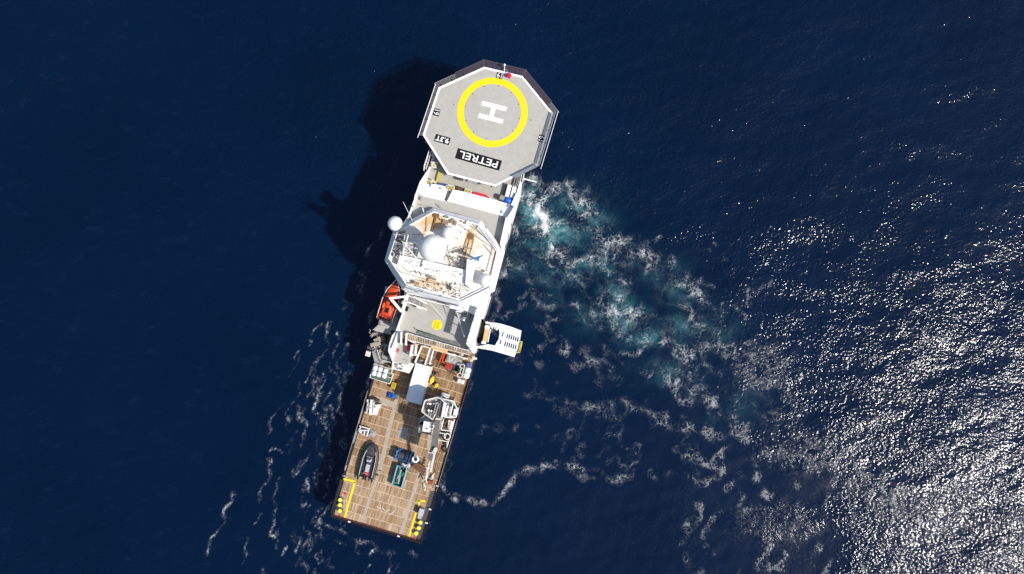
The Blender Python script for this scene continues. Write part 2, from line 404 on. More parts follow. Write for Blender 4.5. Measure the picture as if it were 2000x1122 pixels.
# ------------------------------------------------------------------ the sea
def axis(a, b, step, far=9000, g=1.28):
    c = list(np.arange(a, b+1e-6, step)); s = step; x = a; lo = []
    while x > -far: s *= g; x -= s; lo.append(x)
    s = step; x = b; hi = []
    while x < far: s *= g; x += s; hi.append(x)
    return np.array(lo[::-1]+c+hi)
def seg_dist(X, Y, pts):
    d = np.full(X.shape, 1e9)
    for (x0, y0), (x1, y1) in zip(pts[:-1], pts[1:]):
        dx, dy = x1-x0, y1-y0; L2 = dx*dx+dy*dy+1e-9
        t = np.clip(((X-x0)*dx+(Y-y0)*dy)/L2, 0, 1)
        d = np.minimum(d, np.hypot(X-x0-t*dx, Y-y0-t*dy))
    return d
def sea():
    xs = axis(-93, 93, .32); ys = axis(-52, 66, .32)
    X, Y = np.meshgrid(xs, ys); nx, ny = len(xs), len(ys)
    # real waves: a sum of directional swells, fading out far away where the grid is coarse
    rng = np.random.RandomState(3); Z = np.zeros_like(X)
    for i in range(46):
        lam = 2.2*(1.075**i); ang = R(-66)+rng.normal(0, .5); ph = rng.rand()*6.283
        k = 2*math.pi/lam; amp = .0028*lam**.72*(1 if lam < 25 else .5)
        Z += amp*np.sin(k*(X*math.cos(ang)+Y*math.sin(ang))+ph+.6*np.sin(.05*X+.03*Y+i))
    fade = np.clip(1-(np.maximum(np.abs(X)-100, np.abs(Y)-75))/80, 0, 1); Z *= fade
    # where each grid point lies on the survey picture of the foam
    ct, st = math.cos(TILT), math.sin(TILT)
    dep = H*ct-Y*st; dep = np.where(dep < 10, 10, dep)
    px = 1000+F*X/dep; py = 561-F*(Y*ct-H*st)/dep
    inside = (np.abs(X) < 110) & (np.abs(Y) < 90)
    wx = px+4.5*np.sin(py/11.3+px/47)+2.6*np.sin(py/4.9+px/8.1+1)+7*np.sin(py/37+px/61+2); wy = py+4.5*np.sin(px/12.7+py/41)+2.6*np.sin(px/5.3-py/7.7)+7*np.sin(px/43-py/55)
    foam = np.zeros_like(X); teal = np.zeros_like(X); ruf = np.ones_like(X); sheen = np.zeros_like(X)
    nf = np.zeros_like(X); rn = np.random.RandomState(9)
    for i in range(40):
        lam = 26*1.045**i; an = rn.rand()*6.283; nf += np.sin(6.283/lam*(px*math.cos(an)+py*math.sin(an))+rn.rand()*6.28)
    nf = np.clip(.82+.10*nf, .25, 1.2)
    def f(pts, wd, a): 
        d = seg_dist(wx, wy, pts); np.maximum(foam, a*nf*(.85*np.exp(-(d/wd)**2)+.12*np.exp(-(d/(2.4*wd))**2)), out=foam)
    def t(x, y, r, a, ry=None, rot=0.0):
        c_, s_ = math.cos(R(rot)), math.sin(R(rot)); ry = ry or r
        xx = (px-x)*c_+(py-y)*s_; yy = -(px-x)*s_+(py-y)*c_
        np.maximum(teal, a*np.exp(-(xx/r)**2-(yy/ry)**2), out=teal)
    # thruster wash, starboard bow
    f([(1008, 378), (1040, 385), (1062, 430), (1075, 470), (1090, 490)], 17, 1.15)
    f([(1005, 425), (1040, 415), (1075, 440), (1120, 425), (1160, 410)], 10, .8)
    f([(1000, 450), (1035, 430), (1060, 440)], 12, .9)
    f([(1015, 365), (1060, 372), (1110, 372), (1145, 388), (1168, 425), (1180, 470), (1172, 505)], 15, .72)
    f([(1020, 345), (1050, 345), (1070, 360)], 12, .75)
    f([(1090, 490), (1110, 510), (1150, 505), (1200, 490)], 9, .72)
    f([(1075, 470), (1072, 490), (1083, 510)], 8, .8)
    f([(980, 545), (1010, 522), (1045, 508), (1085, 515), (1120, 510), (1165, 505), (1215, 495), (1260, 505)], 10, .68)
    f([(1090, 500), (1095, 525), (1125, 550)], 9, .62)
    f([(1175, 500), (1185, 530), (1200, 560), (1235, 545), (1280, 520)], 7, .58)
    f([(1200, 470), (1235, 490), (1280, 505), (1320, 530), (1345, 560), (1372, 590)], 15, .62)
    f([(1340, 560), (1350, 545), (1335, 530)], 12, .62)
    f([(1180, 590), (1210, 600), (1240, 610), (1215, 580), (1250, 600)], 12, .7)
    f([(1195, 625), (1225, 655), (1270, 660), (1300, 662), (1320, 678), (1345, 690)], 8, .72)
    f([(1120, 600), (1160, 610), (1200, 612), (1230, 650)], 9, .55)
    f([(1345, 690), (1380, 680), (1410, 700), (1430, 690)], 14, .6)
    f([(1295, 750), (1330, 738), (1365, 755), (1400, 790), (1440, 830)], 12, .6)
    f([(1290, 735), (1300, 755), (1350, 775)], 10, .55)
    f([(1340, 690), (1342, 730), (1350, 745)], 4, .6); f([(1315, 690), (1310, 725)], 5, .55)
    f([(1100, 690), (1160, 685), (1230, 690), (1290, 680)], 8, .45)
    f([(1110, 680), (1130, 720), (1170, 715)], 8, .42)
    f([(1120, 800), (1160, 790), (1210, 795), (1260, 810), (1330, 830), (1400, 835)], 11, .42)
    f([(1280, 830), (1340, 825), (1400, 840), (1440, 850)], 10, .5)
    f([(1440, 840), (1400, 870), (1395, 920), (1350, 940), (1290, 920)], 8, .5)
    f([(1330, 890), (1380, 900), (1440, 915), (1480, 920)], 10, .5)
    f([(860, 940), (885, 962), (920, 968), (960, 965), (985, 945), (1010, 925), (1060, 910), (1110, 903), (1160, 905), (1180, 920)], 6, .62)
    f([(1090, 905), (1130, 920), (1190, 925), (1225, 918)], 8, .45); f([(1205, 918), (1232, 918)], 7, .5); f([(1265, 920), (1280, 930)], 5, .4)
    f([(940, 840), (975, 840), (1010, 835)], 7, .33); f([(1040, 760), (1070, 765)], 6, .35); f([(1140, 790), (1200, 790)], 6, .4)
    f([(960, 610), (1000, 605), (1060, 600), (1120, 605)], 7, .35); f([(1040, 600), (1080, 630), (1040, 640)], 5, .3)
    f([(985, 560), (972, 590), (960, 640)], 5, .45)
    rr = random.Random(5)
    for i in range(150):   # loose lace over the old wash
        x = rr.uniform(1000, 1480); y = 470+rr.uniform(0, 1)**.8*430
        if x < 1130 and y < 620 and rr.random() < .4: continue
        a = rr.uniform(0, 6.28); L_ = rr.uniform(12, 45); 
        f([(x, y), (x+math.cos(a)*L_, y+math.sin(a)*L_*.6), (x+math.cos(a+.6)*L_*1.5, y+math.sin(a+.6)*L_)], rr.uniform(3, 7), rr.uniform(.28, .52)*(.8 if y < 720 else .52))
    for i in range(60):    # bottom right frothy patches
        x = rr.uniform(1330, 1760); y = rr.uniform(860, 1120); 
        f([(x, y), (x+rr.uniform(-14, 14), y+rr.uniform(4, 30))], rr.uniform(5, 10), rr.uniform(.25, .42))
    # port side streaks (c = x400+X/2.15, y600+Y/2.15)
    st_ = [[(340, 400), (310, 460), (285, 520)], [(140, 760), (95, 830), (62, 940), (50, 1010)], [(225, 930), (212, 985), (200, 1040)], [(410, 330), (385, 420), (360, 500)],
           [(460, 285), (440, 320)], [(505, 150), (480, 240), (475, 320)], [(555, 90), (540, 200), (545, 250), (570, 300)], [(598, 150), (575, 230), (585, 290), (570, 340), (600, 380), (570, 450), (590, 500), (560, 600)],
           [(520, 280), (490, 380), (490, 450), (505, 520), (465, 580)], [(545, 360), (520, 440), (500, 500)], [(548, 430), (525, 560), (530, 640)], [(490, 615), (472, 660), (478, 710), (498, 740)], [(548, 670), (530, 760)],
           [(450, 710), (455, 760)], [(436, 820), (430, 850)], [(430, 930), (415, 1000)], [(290, 640), (265, 720), (240, 820)], [(318, 700), (305, 830)], [(305, 830), (325, 880), (335, 940)], [(295, 1050), (290, 1115)],
           [(505, 830), (512, 960)], [(465, 810), (460, 880), (465, 960)], [(655, 930), (650, 1010)], [(782, 980), (795, 1060)], [(832, 1000), (815, 1110)], [(388, 520), (370, 590)], [(440, 590), (400, 650), (370, 700)],
           [(370, 640), (365, 680)], [(300, 600), (340, 600)], [(480, 75), (450, 130)], [(370, 205), (360, 215)], [(430, 165), (428, 190)], [(450, 400), (430, 480), (415, 550)], [(600, 880), (620, 960)], [(560, 960), (600, 960)],
           [(365, 1000), (360, 1010)], [(240, 860), (235, 890)], [(470, 1090), (475, 1115)], [(525, 50), (500, 110)], [(700, 1000), (740, 980)], [(690, 1050), (680, 1110)], [(760, 1110), (800, 1090)], [(500, 1020), (495, 1060)],
           [(630, 220), (615, 300)], [(640, 250), (630, 290)], [(515, 60), (500, 120), (505, 160)], [(630, 1080), (625, 1110)]]
    for q in st_:
        f([(400+x/2.15, 600+y/2.15) for x, y in q], rr.uniform(1.6, 2.7), rr.uniform(.6, .92))
    for q in ([(712, 520), (700, 560)], [(735, 475), (722, 505)], [(705, 530), (712, 548), (698, 575)], [(728, 600), (718, 630)], [(668, 575), (660, 590)], [(805, 390), (800, 400)], [(748, 455), (742, 475)]):
        f(q, 4, .55)
    f([(738, 690), (700, 830), (668, 940), (644, 1012)], 3, .6); f([(650, 1018), (735, 1048), (822, 1072)], 3.5, .5); f([(940, 640), (918, 745), (880, 880), (835, 1045)], 3, .25)
    for i in range(46):
        x = rr.uniform(560, 690); y = rr.uniform(700, 1100); L_ = rr.uniform(10, 38)
        if x > 640-(y-1000)*.26 and y < 1030: continue
        f([(x, y), (x-L_*.3, y+L_)], rr.uniform(2, 4.5), rr.uniform(.3, .55))
    # milky turquoise water
    for a in ((1045, 415, 45, 1.0, 40, 0), (1080, 450, 54, 1.0, 38, 20), (1035, 390, 42, .95, 30, 0), (1130, 405, 55, .6, 38, 0), (1165, 440, 38, .55, 40, 0), (1050, 480, 60, .5, 35, 0), (1125, 530, 75, .62, 28, -12),
              (1190, 510, 75, .45, 38, 0), (1210, 590, 50, .72, 30, 60), (1270, 660, 60, .62, 22, 0), (1230, 625, 45, .6, 35, 0), (1320, 570, 50, .38, 34, 0), (1290, 530, 55, .3, 30, 0), (1380, 640, 60, .38, 36, 0), (1310, 725, 60, .42, 30, 0),
              (1440, 790, 70, .2, 34, -30), (1020, 520, 50, .35, 35, 0), (1160, 620, 60, .35, 32, 0), (1340, 640, 60, .5, 30, 0), (1090, 590, 80, .18, 40, 0)): t(a[0], a[1], a[2], a[3], a[4], a[5])
    # calm slicks and rough sun-glint areas
    def blob(arr, x, y, rx, ry, val, rot=0):
        c_, s_ = math.cos(R(rot)), math.sin(R(rot)); xx = (px-x)*c_+(py-y)*s_; yy = -(px-x)*s_+(py-y)*c_
        wgt = 1/(1+np.exp(8*(np.hypot(xx/rx, yy/ry)-1))); arr += (val-arr)*wgt
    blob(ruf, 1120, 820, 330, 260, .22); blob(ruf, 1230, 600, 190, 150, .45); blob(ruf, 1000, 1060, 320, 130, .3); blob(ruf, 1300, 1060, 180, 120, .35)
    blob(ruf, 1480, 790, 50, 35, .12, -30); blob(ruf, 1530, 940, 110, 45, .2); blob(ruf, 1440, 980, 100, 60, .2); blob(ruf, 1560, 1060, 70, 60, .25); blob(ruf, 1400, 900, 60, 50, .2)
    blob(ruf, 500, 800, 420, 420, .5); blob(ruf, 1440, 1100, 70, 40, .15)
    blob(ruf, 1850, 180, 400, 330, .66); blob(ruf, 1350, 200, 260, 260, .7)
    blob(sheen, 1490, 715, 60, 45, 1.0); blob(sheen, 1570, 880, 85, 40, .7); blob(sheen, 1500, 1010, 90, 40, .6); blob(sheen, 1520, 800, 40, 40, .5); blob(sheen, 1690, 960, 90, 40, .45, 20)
    np.maximum(foam, .36*np.clip(teal, 0, 1)**.7, out=foam)
    for a in (foam, teal, sheen): a *= inside
    ruf[~inside] = 1
    me = bpy.data.meshes.new('sea')
    n = nx*ny; co = np.empty((n, 3), 'f'); co[:, 0] = X.ravel(); co[:, 1] = Y.ravel(); co[:, 2] = Z.ravel()
    idx = np.arange(n).reshape(ny, nx); q = np.stack([idx[:-1, :-1], idx[:-1, 1:], idx[1:, 1:], idx[1:, :-1]], -1).reshape(-1, 4)
    me.vertices.add(n); me.vertices.foreach_set('co', co.ravel())
    me.loops.add(q.size); me.loops.foreach_set('vertex_index', q.ravel().astype('i'))
    me.polygons.add(len(q)); me.polygons.foreach_set('loop_start', np.arange(0, q.size, 4, dtype='i'))
    me.update(); me.validate(); me.shade_smooth()
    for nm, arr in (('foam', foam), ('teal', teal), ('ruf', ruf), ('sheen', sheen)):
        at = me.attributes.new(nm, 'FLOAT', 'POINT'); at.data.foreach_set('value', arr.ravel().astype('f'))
    o = bpy.data.objects.new('sea', me); COL.objects.link(o)
    tag(o, 'deep blue open sea with white foam lace, turquoise wash and sun glitter', 'sea', kind='structure')
    # ---- water material
    m = bpy.data.materials.new('sea_water'); m.use_nodes = True; tr = m.node_tree; N = tr.nodes; L = tr.links
    b = N['Principled BSDF']; tc = N.new('ShaderNodeTexCoord')
    def attr(nm): a = N.new('ShaderNodeAttribute'); a.attribute_name = nm; return a.outputs['Fac']
    def mt(op, a, bb=None, c=None, clamp=False):
        x = N.new('ShaderNodeMath'); x.operation = op; x.use_clamp = clamp
        for i, y in enumerate((a, bb, c)):
            if y is None: continue
            if isinstance(y, (int, float)): x.inputs[i].default_value = y
            else: L.new(y, x.inputs[i])
        return x.outputs[0]
    def mapping(sc, rot=0, src=None):
        x = N.new('ShaderNodeMapping'); x.inputs['Scale'].default_value = sc; x.inputs['Rotation'].default_value = (0, 0, R(rot)); L.new(src or tc.outputs['Object'], x.inputs[0]); return x.outputs[0]
    def noise(vec, sc, det=4, ro=.55, out=0, dist=0):
        x = N.new('ShaderNodeTexNoise'); x.inputs['Scale'].default_value = sc; x.inputs['Detail'].default_value = det; x.inputs['Roughness'].default_value = ro; x.inputs['Distortion'].default_value = dist; L.new(vec, x.inputs[0]); return x.outputs[out]
    def mr(x, a, b_, c=0.0, d=1.0, smooth=True):
        y = N.new('ShaderNodeMapRange'); y.interpolation_type = 'SMOOTHSTEP' if smooth else 'LINEAR'
        for i, z in enumerate((x, a, b_, c, d)):
            if isinstance(z, (int, float)): y.inputs[i].default_value = z
            else: L.new(z, y.inputs[i])
        return y.outputs[0]
    base = tc.outputs['Object']
    # warped coordinates for swirls
    def warp(sc, amt, det=3):
        nn = noise(base, sc, det, .5, 1); s1 = N.new('ShaderNodeVectorMath'); s1.operation = 'SUBTRACT'; L.new(nn, s1.inputs[0]); s1.inputs[1].default_value = (.5, .5, .5)
        s2 = N.new('ShaderNodeVectorMath'); s2.operation = 'SCALE'; L.new(s1.outputs[0], s2.inputs[0]); s2.inputs['Scale'].default_value = amt
        s3 = N.new('ShaderNodeVectorMath'); s3.operation = 'ADD'; L.new(base, s3.inputs[0]); L.new(s2.outputs[0], s3.inputs[1]); return s3.outputs[0]
    wv = warp(.2, 4.0, 2); wv2 = base
    def vor(vec, sc):
        x = N.new('ShaderNodeTexVoronoi'); x.feature = 'DISTANCE_TO_EDGE'; x.inputs['Scale'].default_value = sc; L.new(vec, x.inputs[0]); return x.outputs[0]
    wv3 = base
    def marble(vec, sc, det, w_, ro=.6):
        n_ = noise(vec, sc, det, ro); return mt('POWER', mr(mt('ABSOLUTE', mt('SUBTRACT', n_, .5)), 0.0, w_, 1, 0), 1.5)
    off = N.new('ShaderNodeMapping'); off.inputs['Location'].default_value = (31, 17, 5); L.new(base, off.inputs[0])
    L1 = marble(wv, .16, 6, .030); L2 = marble(off.outputs[0], .42, 5, .036); L3 = marble(base, 1.0, 4, .055, .65)
    web = mt('MAXIMUM', mt('MAXIMUM', mt('MULTIPLY', L1, 1.25), mt('MULTIPLY', L2, .95)), mt('MULTIPLY', L3, .6))
    fine = noise(base, 2.6, 5, .7); mid = noise(wv2, .6, 5, .65)
    shn_n = mr(noise(wv, .5, 6, .7), .4, .62)
    fo = attr('foam'); te = attr('teal'); ru = attr('ruf'); sh = attr('sheen'); shn = mt('MULTIPLY', sh, shn_n)
    gain = mr(fo, .08, .85, 0, 1.3, False); patch = mr(mt('ADD', mt('MULTIPLY', mid, .65), mt('MULTIPLY', fine, .45)), .44, .72, .1, 1.15)
    fweb = mt('MULTIPLY', mt('MULTIPLY', web, gain), patch, clamp=True)
    churn = mr(mt('ADD', mt('ADD', mt('MULTIPLY', fo, .85), mt('MULTIPLY', mid, .45)), mt('MULTIPLY', fine, .35)), 1.13, 1.5)
    veil = mt('MULTIPLY', mt('MULTIPLY', mr(fo, .15, .9), mr(mt('ADD', mid, mt('MULTIPLY', fine, .4)), .45, .85)), .2)
    fmask = mt('MAXIMUM', mt('MAXIMUM', fweb, mt('MULTIPLY', churn, .95)), mt('MULTIPLY', veil, .15), clamp=True)
    fcol = mt('MULTIPLY', fmask, mr(fo, .3, 1.0, .5, .92, False))
    # tiny scattered whitecap specks
    sp = mt('MULTIPLY', mr(noise(mapping((1, 2.2, 1), -18), 1.1, 4, .65), .77, .83), .9)
    # colour
    tn = mr(noise(wv, .3, 4, .6), .36, .66); tmask = mt('MULTIPLY', te, mt('ADD', .12, mt('MULTIPLY', tn, 1.1)), clamp=True)
    def mixc(fac, a, c):
        mx = N.new('ShaderNodeMix'); mx.data_type = 'RGBA'; L.new(fac, mx.inputs[0])
        if isinstance(a, tuple): mx.inputs[6].default_value = (*a, 1)
        else: L.new(a, mx.inputs[6])
        if isinstance(c, tuple): mx.inputs[7].default_value = (*c, 1)
        else: L.new(c, mx.inputs[7])
        return mx.outputs[2]
    big = mr(noise(base, .035, 4, .5), .3, .7)
    c = mixc(big, (.0003, .0060, .0225), (.0004, .0074, .0270))
    sky_stk = mr(noise(mapping((.7, 1.6, 1), -35), .35, 5, .65), .56, .74)
    c = mixc(mt('MULTIPLY', sky_stk, .3), c, (.004, .018, .05))  # pale streaks paint faint sky reflections into the water colour
    c = mixc(mt('MULTIPLY', sp, .5), c, (.25, .3, .34))
    c = mixc(tmask, c, (.009, .070, .092))
    c = mixc(mt('MULTIPLY', mt('POWER', tmask, 3.0), .7), c, (.08, .22, .23))
    c = mixc(fcol, c, (.62, .65, .65))
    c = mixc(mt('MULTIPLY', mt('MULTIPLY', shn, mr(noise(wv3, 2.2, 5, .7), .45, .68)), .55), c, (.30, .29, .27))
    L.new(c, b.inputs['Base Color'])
    b.inputs['IOR'].default_value = 1.29
    rgh = mt('ADD', mt('ADD',   .125, mt('MULTIPLY', shn, .06)), mt('MULTIPLY', fmask, .5)); L.new(rgh, b.inputs['Roughness'])
    # ripples
    h1 = mt('MULTIPLY', noise(mapping((.8, 1, 1), -25), .5, 3, .55), .13)
    h2 = mt('MULTIPLY', noise(mapping((.86, 1, 1), -12), 2.15, 2, .5), mr(noise(mapping((.6, 1, 1), -20), .3, 4, .6), .36, .64, .085, .19))
    h3 = mt('MULTIPLY', noise(mapping((.75, 1, 1), 8), 3.4, 1, .6), .018)
    hh = mt('MULTIPLY', mt('ADD', mt('ADD', h1, h2), h3), ru)
    hh = mt('ADD', hh, mt('MULTIPLY', mt('MULTIPLY', noise(wv2, 2.6, 3, .6), .06), shn))
    hh = mt('ADD', hh, mt('MULTIPLY', fmask, .05))
    bp = N.new('ShaderNodeBump'); bp.inputs['Distance'].default_value = 1.0; bp.inputs['Strength'].default_value = 1.0; L.new(hh, bp.inputs['Height']); L.new(bp.outputs[0], b.inputs['Normal'])
    me.materials.append(m)
sea()

# ------------------------------------------------------------------ the ship
ZA, ZM, ZG, ZH, ZR = 4.6, 9.0, 13.8, 14.8, 16.4     # aft deck, mid deck, deck before the bridge, landing deck, bridge roof
ship = thing('survey_vessel', 'long offshore survey ship with helicopter deck, white bridge and planked aft deck', 'ship', S(0, 0, 0))
def XY(pts): return [(p[0], p[1]) for p in pts]
def holed(mb, outer, holes, z0, z1):
    bm = bmesh.new(); loops = []
    for lp in [outer]+holes:
        vs = [bm.verts.new((p[0], p[1], z1)) for p in lp]
        for i in range(len(vs)): bm.edges.new((vs[i], vs[(i+1) % len(vs)]))
        loops.append(len(vs))
    bmesh.ops.triangle_fill(bm, edges=bm.edges[:], use_beauty=True, use_dissolve=False)
    bm.verts.index_update()
    top = [v.co.copy() for v in bm.verts]; n = len(top); fs = [tuple(v.index for v in f.verts) for f in bm.faces]; bm.free()
    vs = [tuple(p) for p in top]+[(p.x, p.y, z0) for p in top]
    fa = list(fs)+[tuple(i+n for i in reversed(f)) for f in fs]; k = 0
    for L in loops:
        fa += [(k+i, k+(i+1) % L, n+k+(i+1) % L, n+k+i) for i in range(L)]; k += L
    return mb.add(vs, fa)
def band(mb, ins, outs, z0, z1):
    """closed frame between an inner and an outer outline"""
    n = len(ins); vs = [(p[0], p[1], z) for z in (z0, z1) for p in ins]+[(p[0], p[1], z) for z in (z0, z1) for p in outs]
    fs = []
    for i in range(n):
        j = (i+1) % n
        fs += [(i, j, n+j, n+i), (2*n+i, 2*n+j, 3*n+j, 3*n+i), (n+i, n+j, 3*n+j, 3*n+i), (i, j, 2*n+j, 2*n+i)]
    return mb.add(vs, fs)
def wall(mb, pts, th, z0, z1):
    for a, b in zip(pts[:-1], pts[1:]):
        a = Vector((a[0], a[1], (z0+z1)/2)); b = Vector((b[0], b[1], (z0+z1)/2)); mb.beam(a, b, th, z1-z0)
    return mb
def offset(pts, d):
    """grow (d>0) a counter-clockwise or clockwise outline about its centroid, by true edge offsets"""
    n = len(pts); cx = sum(p[0] for p in pts)/n; cy = sum(p[1] for p in pts)/n; out = []
    for i in range(n):
        a, b, c = [Vector((pts[j % n][0], pts[j % n][1])) for j in (i-1, i, i+1)]
        def nrm(p, q):
            e = (q-p).normalized(); m = Vector((e.y, -e.x)); mid = (p+q)/2
            return m if m.dot(mid-Vector((cx, cy))) > 0 else -m
        n1, n2 = nrm(a, b), nrm(b, c); s = (n1+n2); s = s/max(.3, s.dot(n1))
        out.append((b.x+s.x*d, b.y+s.y*d))
    return out

# hull: lofted, narrow at the bow, slight flare
def hull():
    st = [(-.2, 7.25, 7.35), (2, 7.35, 7.42), (30, 7.4, 7.5), (50, 7.3, 7.4), (58, 6.2, 6.9), (64, 4.6, 6.1), (68, 2.8, 4.6), (71, 1.2, 2.8), (72.6, .3, 1.2), (73.4, .05, .15)]
    zs = lambda v: ZA if v < 31 else (8.4 if v < 52 else 11.0)
    rows = []
    for v, a, b in st:
        zt = ZA
        rows.append([S(-b, v, zt), S(-(a+b)/2, v, 2.2), S(-a, v, 0), S(-a*.9, v, -2), S(a*.9, v, -2), S(a, v, 0), S((a+b)/2, v, 2.2), S(b, v, zt)])
    m = MB(); m.grid([p for r in rows for p in r], len(rows), 8)
    m.flat([S(-7.35, -.2, ZA), S(7.35, -.2, ZA), S(7.25, -.2, 0), S(6.5, -.2, -2), S(-6.5, -.2, -2), S(-7.25, -.2, 0)])
    return m
b = hull(); b.flat([S(-7.35, -.2, ZA-.03), S(7.35, -.2, ZA-.03), S(7.5, 30, ZA-.03), S(7.4, 52, ZA-.03), S(-7.4, 52, ZA-.03), S(-7.5, 30, ZA-.03)])
hullo = b.build('hull', M['hull'], ship, smooth=True)
# upper bow, white, flared, under the landing deck
b = MB(); lo = [S(-7.3, 50, 0), S(-6.9, 58, 0), S(-6.1, 64, 0), S(-4.6, 68, 0), S(-2.8, 71, 0), S(0, 73.3, 0), S(2.8, 71, 0), S(4.6, 68, 0), S(6.1, 64, 0), S(6.9, 58, 0), S(7.3, 50, 0)]
hi = [S(-7.3, 50, 0), S(-7.1, 58, 0), S(-6.6, 64, 0), S(-5.2, 68, 0), S(-3.3, 71, 0), S(0, 73.8, 0), S(3.3, 71, 0), S(5.2, 68, 0), S(6.6, 64, 0), S(7.15, 58, 0), S(7.3, 50, 0)]
b.prism(XY(lo), ZA-.02, 12.6, XY(hi)); b.build('upper_bow', M['white'], ship)
b = MB(); b.prism(XY(offset(XY(hi), -.35)), 12.6, 12.62); b.build('foredeck', M['grey'], ship)
b = MB(); wall(b, hi[1:-1], .12, 12.5, 13.4); b.build('bow_bulwark', M['white'], ship)
b = MB(); b.tube(S(0, 73.0, 3.6), S(0, 73.9, 4.2), .25); b.build('bow_fairlead', M['darkgrey'], ship)

# stern: aft working deck
woodpts = [c8(215, 612), c8(1352, 955), c8(1505, 322), c7(1400, 1120), c7(1640, 300), c6(1480, 560), m4(760, 880), m4(860, 420), (925, 690), (800, 640), (768, 700), k4(570, 600), k4(480, 1000), k5(260, 380), k5(60, 1040), c7(330, 480)]
rim = [c8(200, 612), c8(1405, 978), c8(1545, 560), c8(1600, 340), c7(1500, 930), c7(1660, 300), c6(1500, 560), c6(1560, 290), (925, 690)]
b = MB(); b.prism([tuple(S(u_, v_, 0))[:2] for u_, v_ in ((-7.1, .3), (6.35, .3), (6.45, 8.1), (7.15, 8.3), (7.2, 36), (-7.15, 36), (-7.15, 21), (-7.15, 2))], ZA-.03, ZA+.06); b.build('planked_deck', M['wood'], ship)
b = MB()   # dark recess strip and rubbing rims round the stern
for (u0, v0, u1, v1, wd, hh) in ((-7.5, -.03, 7.45, -.03, .36, .38), (7.3, .0, 7.35, 8.6, .34, .22), (-7.42, 0, -7.48, 21, .3, .5)):
    b.beam(S(u0, v0, ZA+hh/2-.1), S(u1, v1, ZA+hh/2-.1), wd, hh)
b.build('rubbing_strake', M['black'], ship)
b = MB(); b.beam(S(-7.2, .24, ZA+.17), S(6.2, .24, ZA+.17), .14, .22); b.build('stern_coaming', M['redhull'], ship)
b = MB(); b.prism([tuple(S(u_, v_, 0))[:2] for u_, v_ in ((6.37, .5), (7.15, .5), (7.2, 8.2), (6.48, 8.05))], ZA-.02, ZA+.03); b.build('starboard_recess', M['darkgrey'], ship)
b = MB()
for u_, v_ in ((-4.5, .0), (3.6, .0), (7.25, 3.2), (7.2, 5.4), (-7.45, 6.6), (7.3, 9.2)): b.cbox(S(u_, v_, ZA+.36), (.42, .2, .16), .04, -PSI)
b.build('mooring_eye', M['clean'], ship)
# longitudinal grey strips and pale cross plates on the deck
def strip(m, a, c_, wd, z=ZA+.064): m.beam(P(*a, z), P(*c_, z), wd, .008); return m
b = MB()
strip(b, k4(1180, 1120), c7(710, 700), .62); strip(b, c7(715, 690), c8(610, 700), .5); strip(b, k2(540, 520), c7(1380, 400), .5); strip(b, c7(1290, 620), c8(1130, 900), .52)
strip(b, k5(570, 160), k5(880, 235), .95, ZA+.07); b.build('deck_plate', mat('worn_grey_plate', (.40, .34, .27), .7, dirt=.95, dcol=(.32, .21, .13), dscale=1.4, var=.12), ship, split=False)
b = MB()
strip(b, c8(815, 490), c8(870, 530), .05); strip(b, c8(870, 530), c8(860, 470), .05); strip(b, c8(890, 510), c8(930, 550), .05); strip(b, c8(940, 560), c8(990, 530), .05); strip(b, c8(990, 600), c8(1050, 560), .05)
b.build('chalk_mark', M['hwhite'], ship, split=False)
b = MB()
Z2 = ZA+.072
for a, c_, w_ in ((c8(345, 108), c8(520, 150), .34), (c8(512, 150), c8(372, 650), .32), (c8(1385, 408), c8(1480, 420), .3), (c8(1398, 405), c8(1385, 495), .3), (c8(1348, 575), c8(1255, 905), .32)): strip(b, a, c_, w_, Z2)
b.build('yellow_line', M['yellow'], ship)
b = MB(); Z3 = ZA+.078
for tri in (((345, 290), (405, 300), (372, 335)), ((298, 590), (322, 640), (272, 628)), ((1300, 930), (1360, 900), (1345, 950))): b.flat(PP(c8, tri, Z3))
b.build('red_triangle_marking', M['red'], ship)
b = MB()
for q in (((1100, 360), (1300, 290)),): pass
# bollards (two rows of three mushroom tops)
for i, q in enumerate(((310, 400), (307, 470), (305, 550), (1410, 710), (1388, 785), (1352, 858))):
    p = P(*c8(*q), ZA+.75)
    b = MB(); b.lathe((p.x, p.y, ZA+.05), [(.42, 0), (.42, .05), (.17, .08), (.17, .55), (.2, .6)], 16); bo = b.build('bollard', M['darkgrey'], ship, smooth=True)
    b = MB(); b.lathe((p.x, p.y, ZA+.65), [(.31, 0), (.34, .04), (.3, .13), (.1, .16)], 18); b.build('bollard_cap', M['lime'], bo, smooth=True)
b = MB()
for a, c_ in ((c8(215, 600), c8(262, 400)), (c8(262, 400), c8(345, 110)), (c8(345, 110), k5(100, 740))): b.beam(P(*a, ZA+.35), P(*c_, ZA+.35), .14, .6)
for t in range(14):
    a = P(*c8(205, 560), ZA+.5); c_ = P(*c8(330, 130), ZA+.5); p = a.lerp(c_, t/13); b.cbox((p.x-.12, p.y, p.z), (.2, .34, .35), .03, -PSI)
b.build('port_fender', M['rubber'], ship)
b = MB(); rail(b, [S(-7.45, 8, ZA), S(-7.5, 20.5, ZA)], .95, .03, 1.5); rail(b, [S(7.4, 8.5, ZA), S(7.45, 20, ZA)], .95, .03, 1.7, (1.0, .5)); b.build('guard_rail', M['midgrey'], ship)
b = MB(); b.beam(S(-7.45, 15.2, ZA+.4), S(-7.45, 19.5, ZA+.4), .16, .7); b.beam(S(-7.4, 12.0, ZA+.4), S(-7.4, 14, ZA+.4), .2, .7); b.beam(S(-7.4, 7.6, ZA+.4), S(-7.4, 8.4, ZA+.4), .2, .7); b.build('bulwark_plate', M['steel'], ship)
b = MB(); wall(b, [S(7.42, 8.4, 0), S(7.5, 28, 0)], .08, ZA, ZA+.5); b.build('starboard_bulwark', M['redhull'], ship)
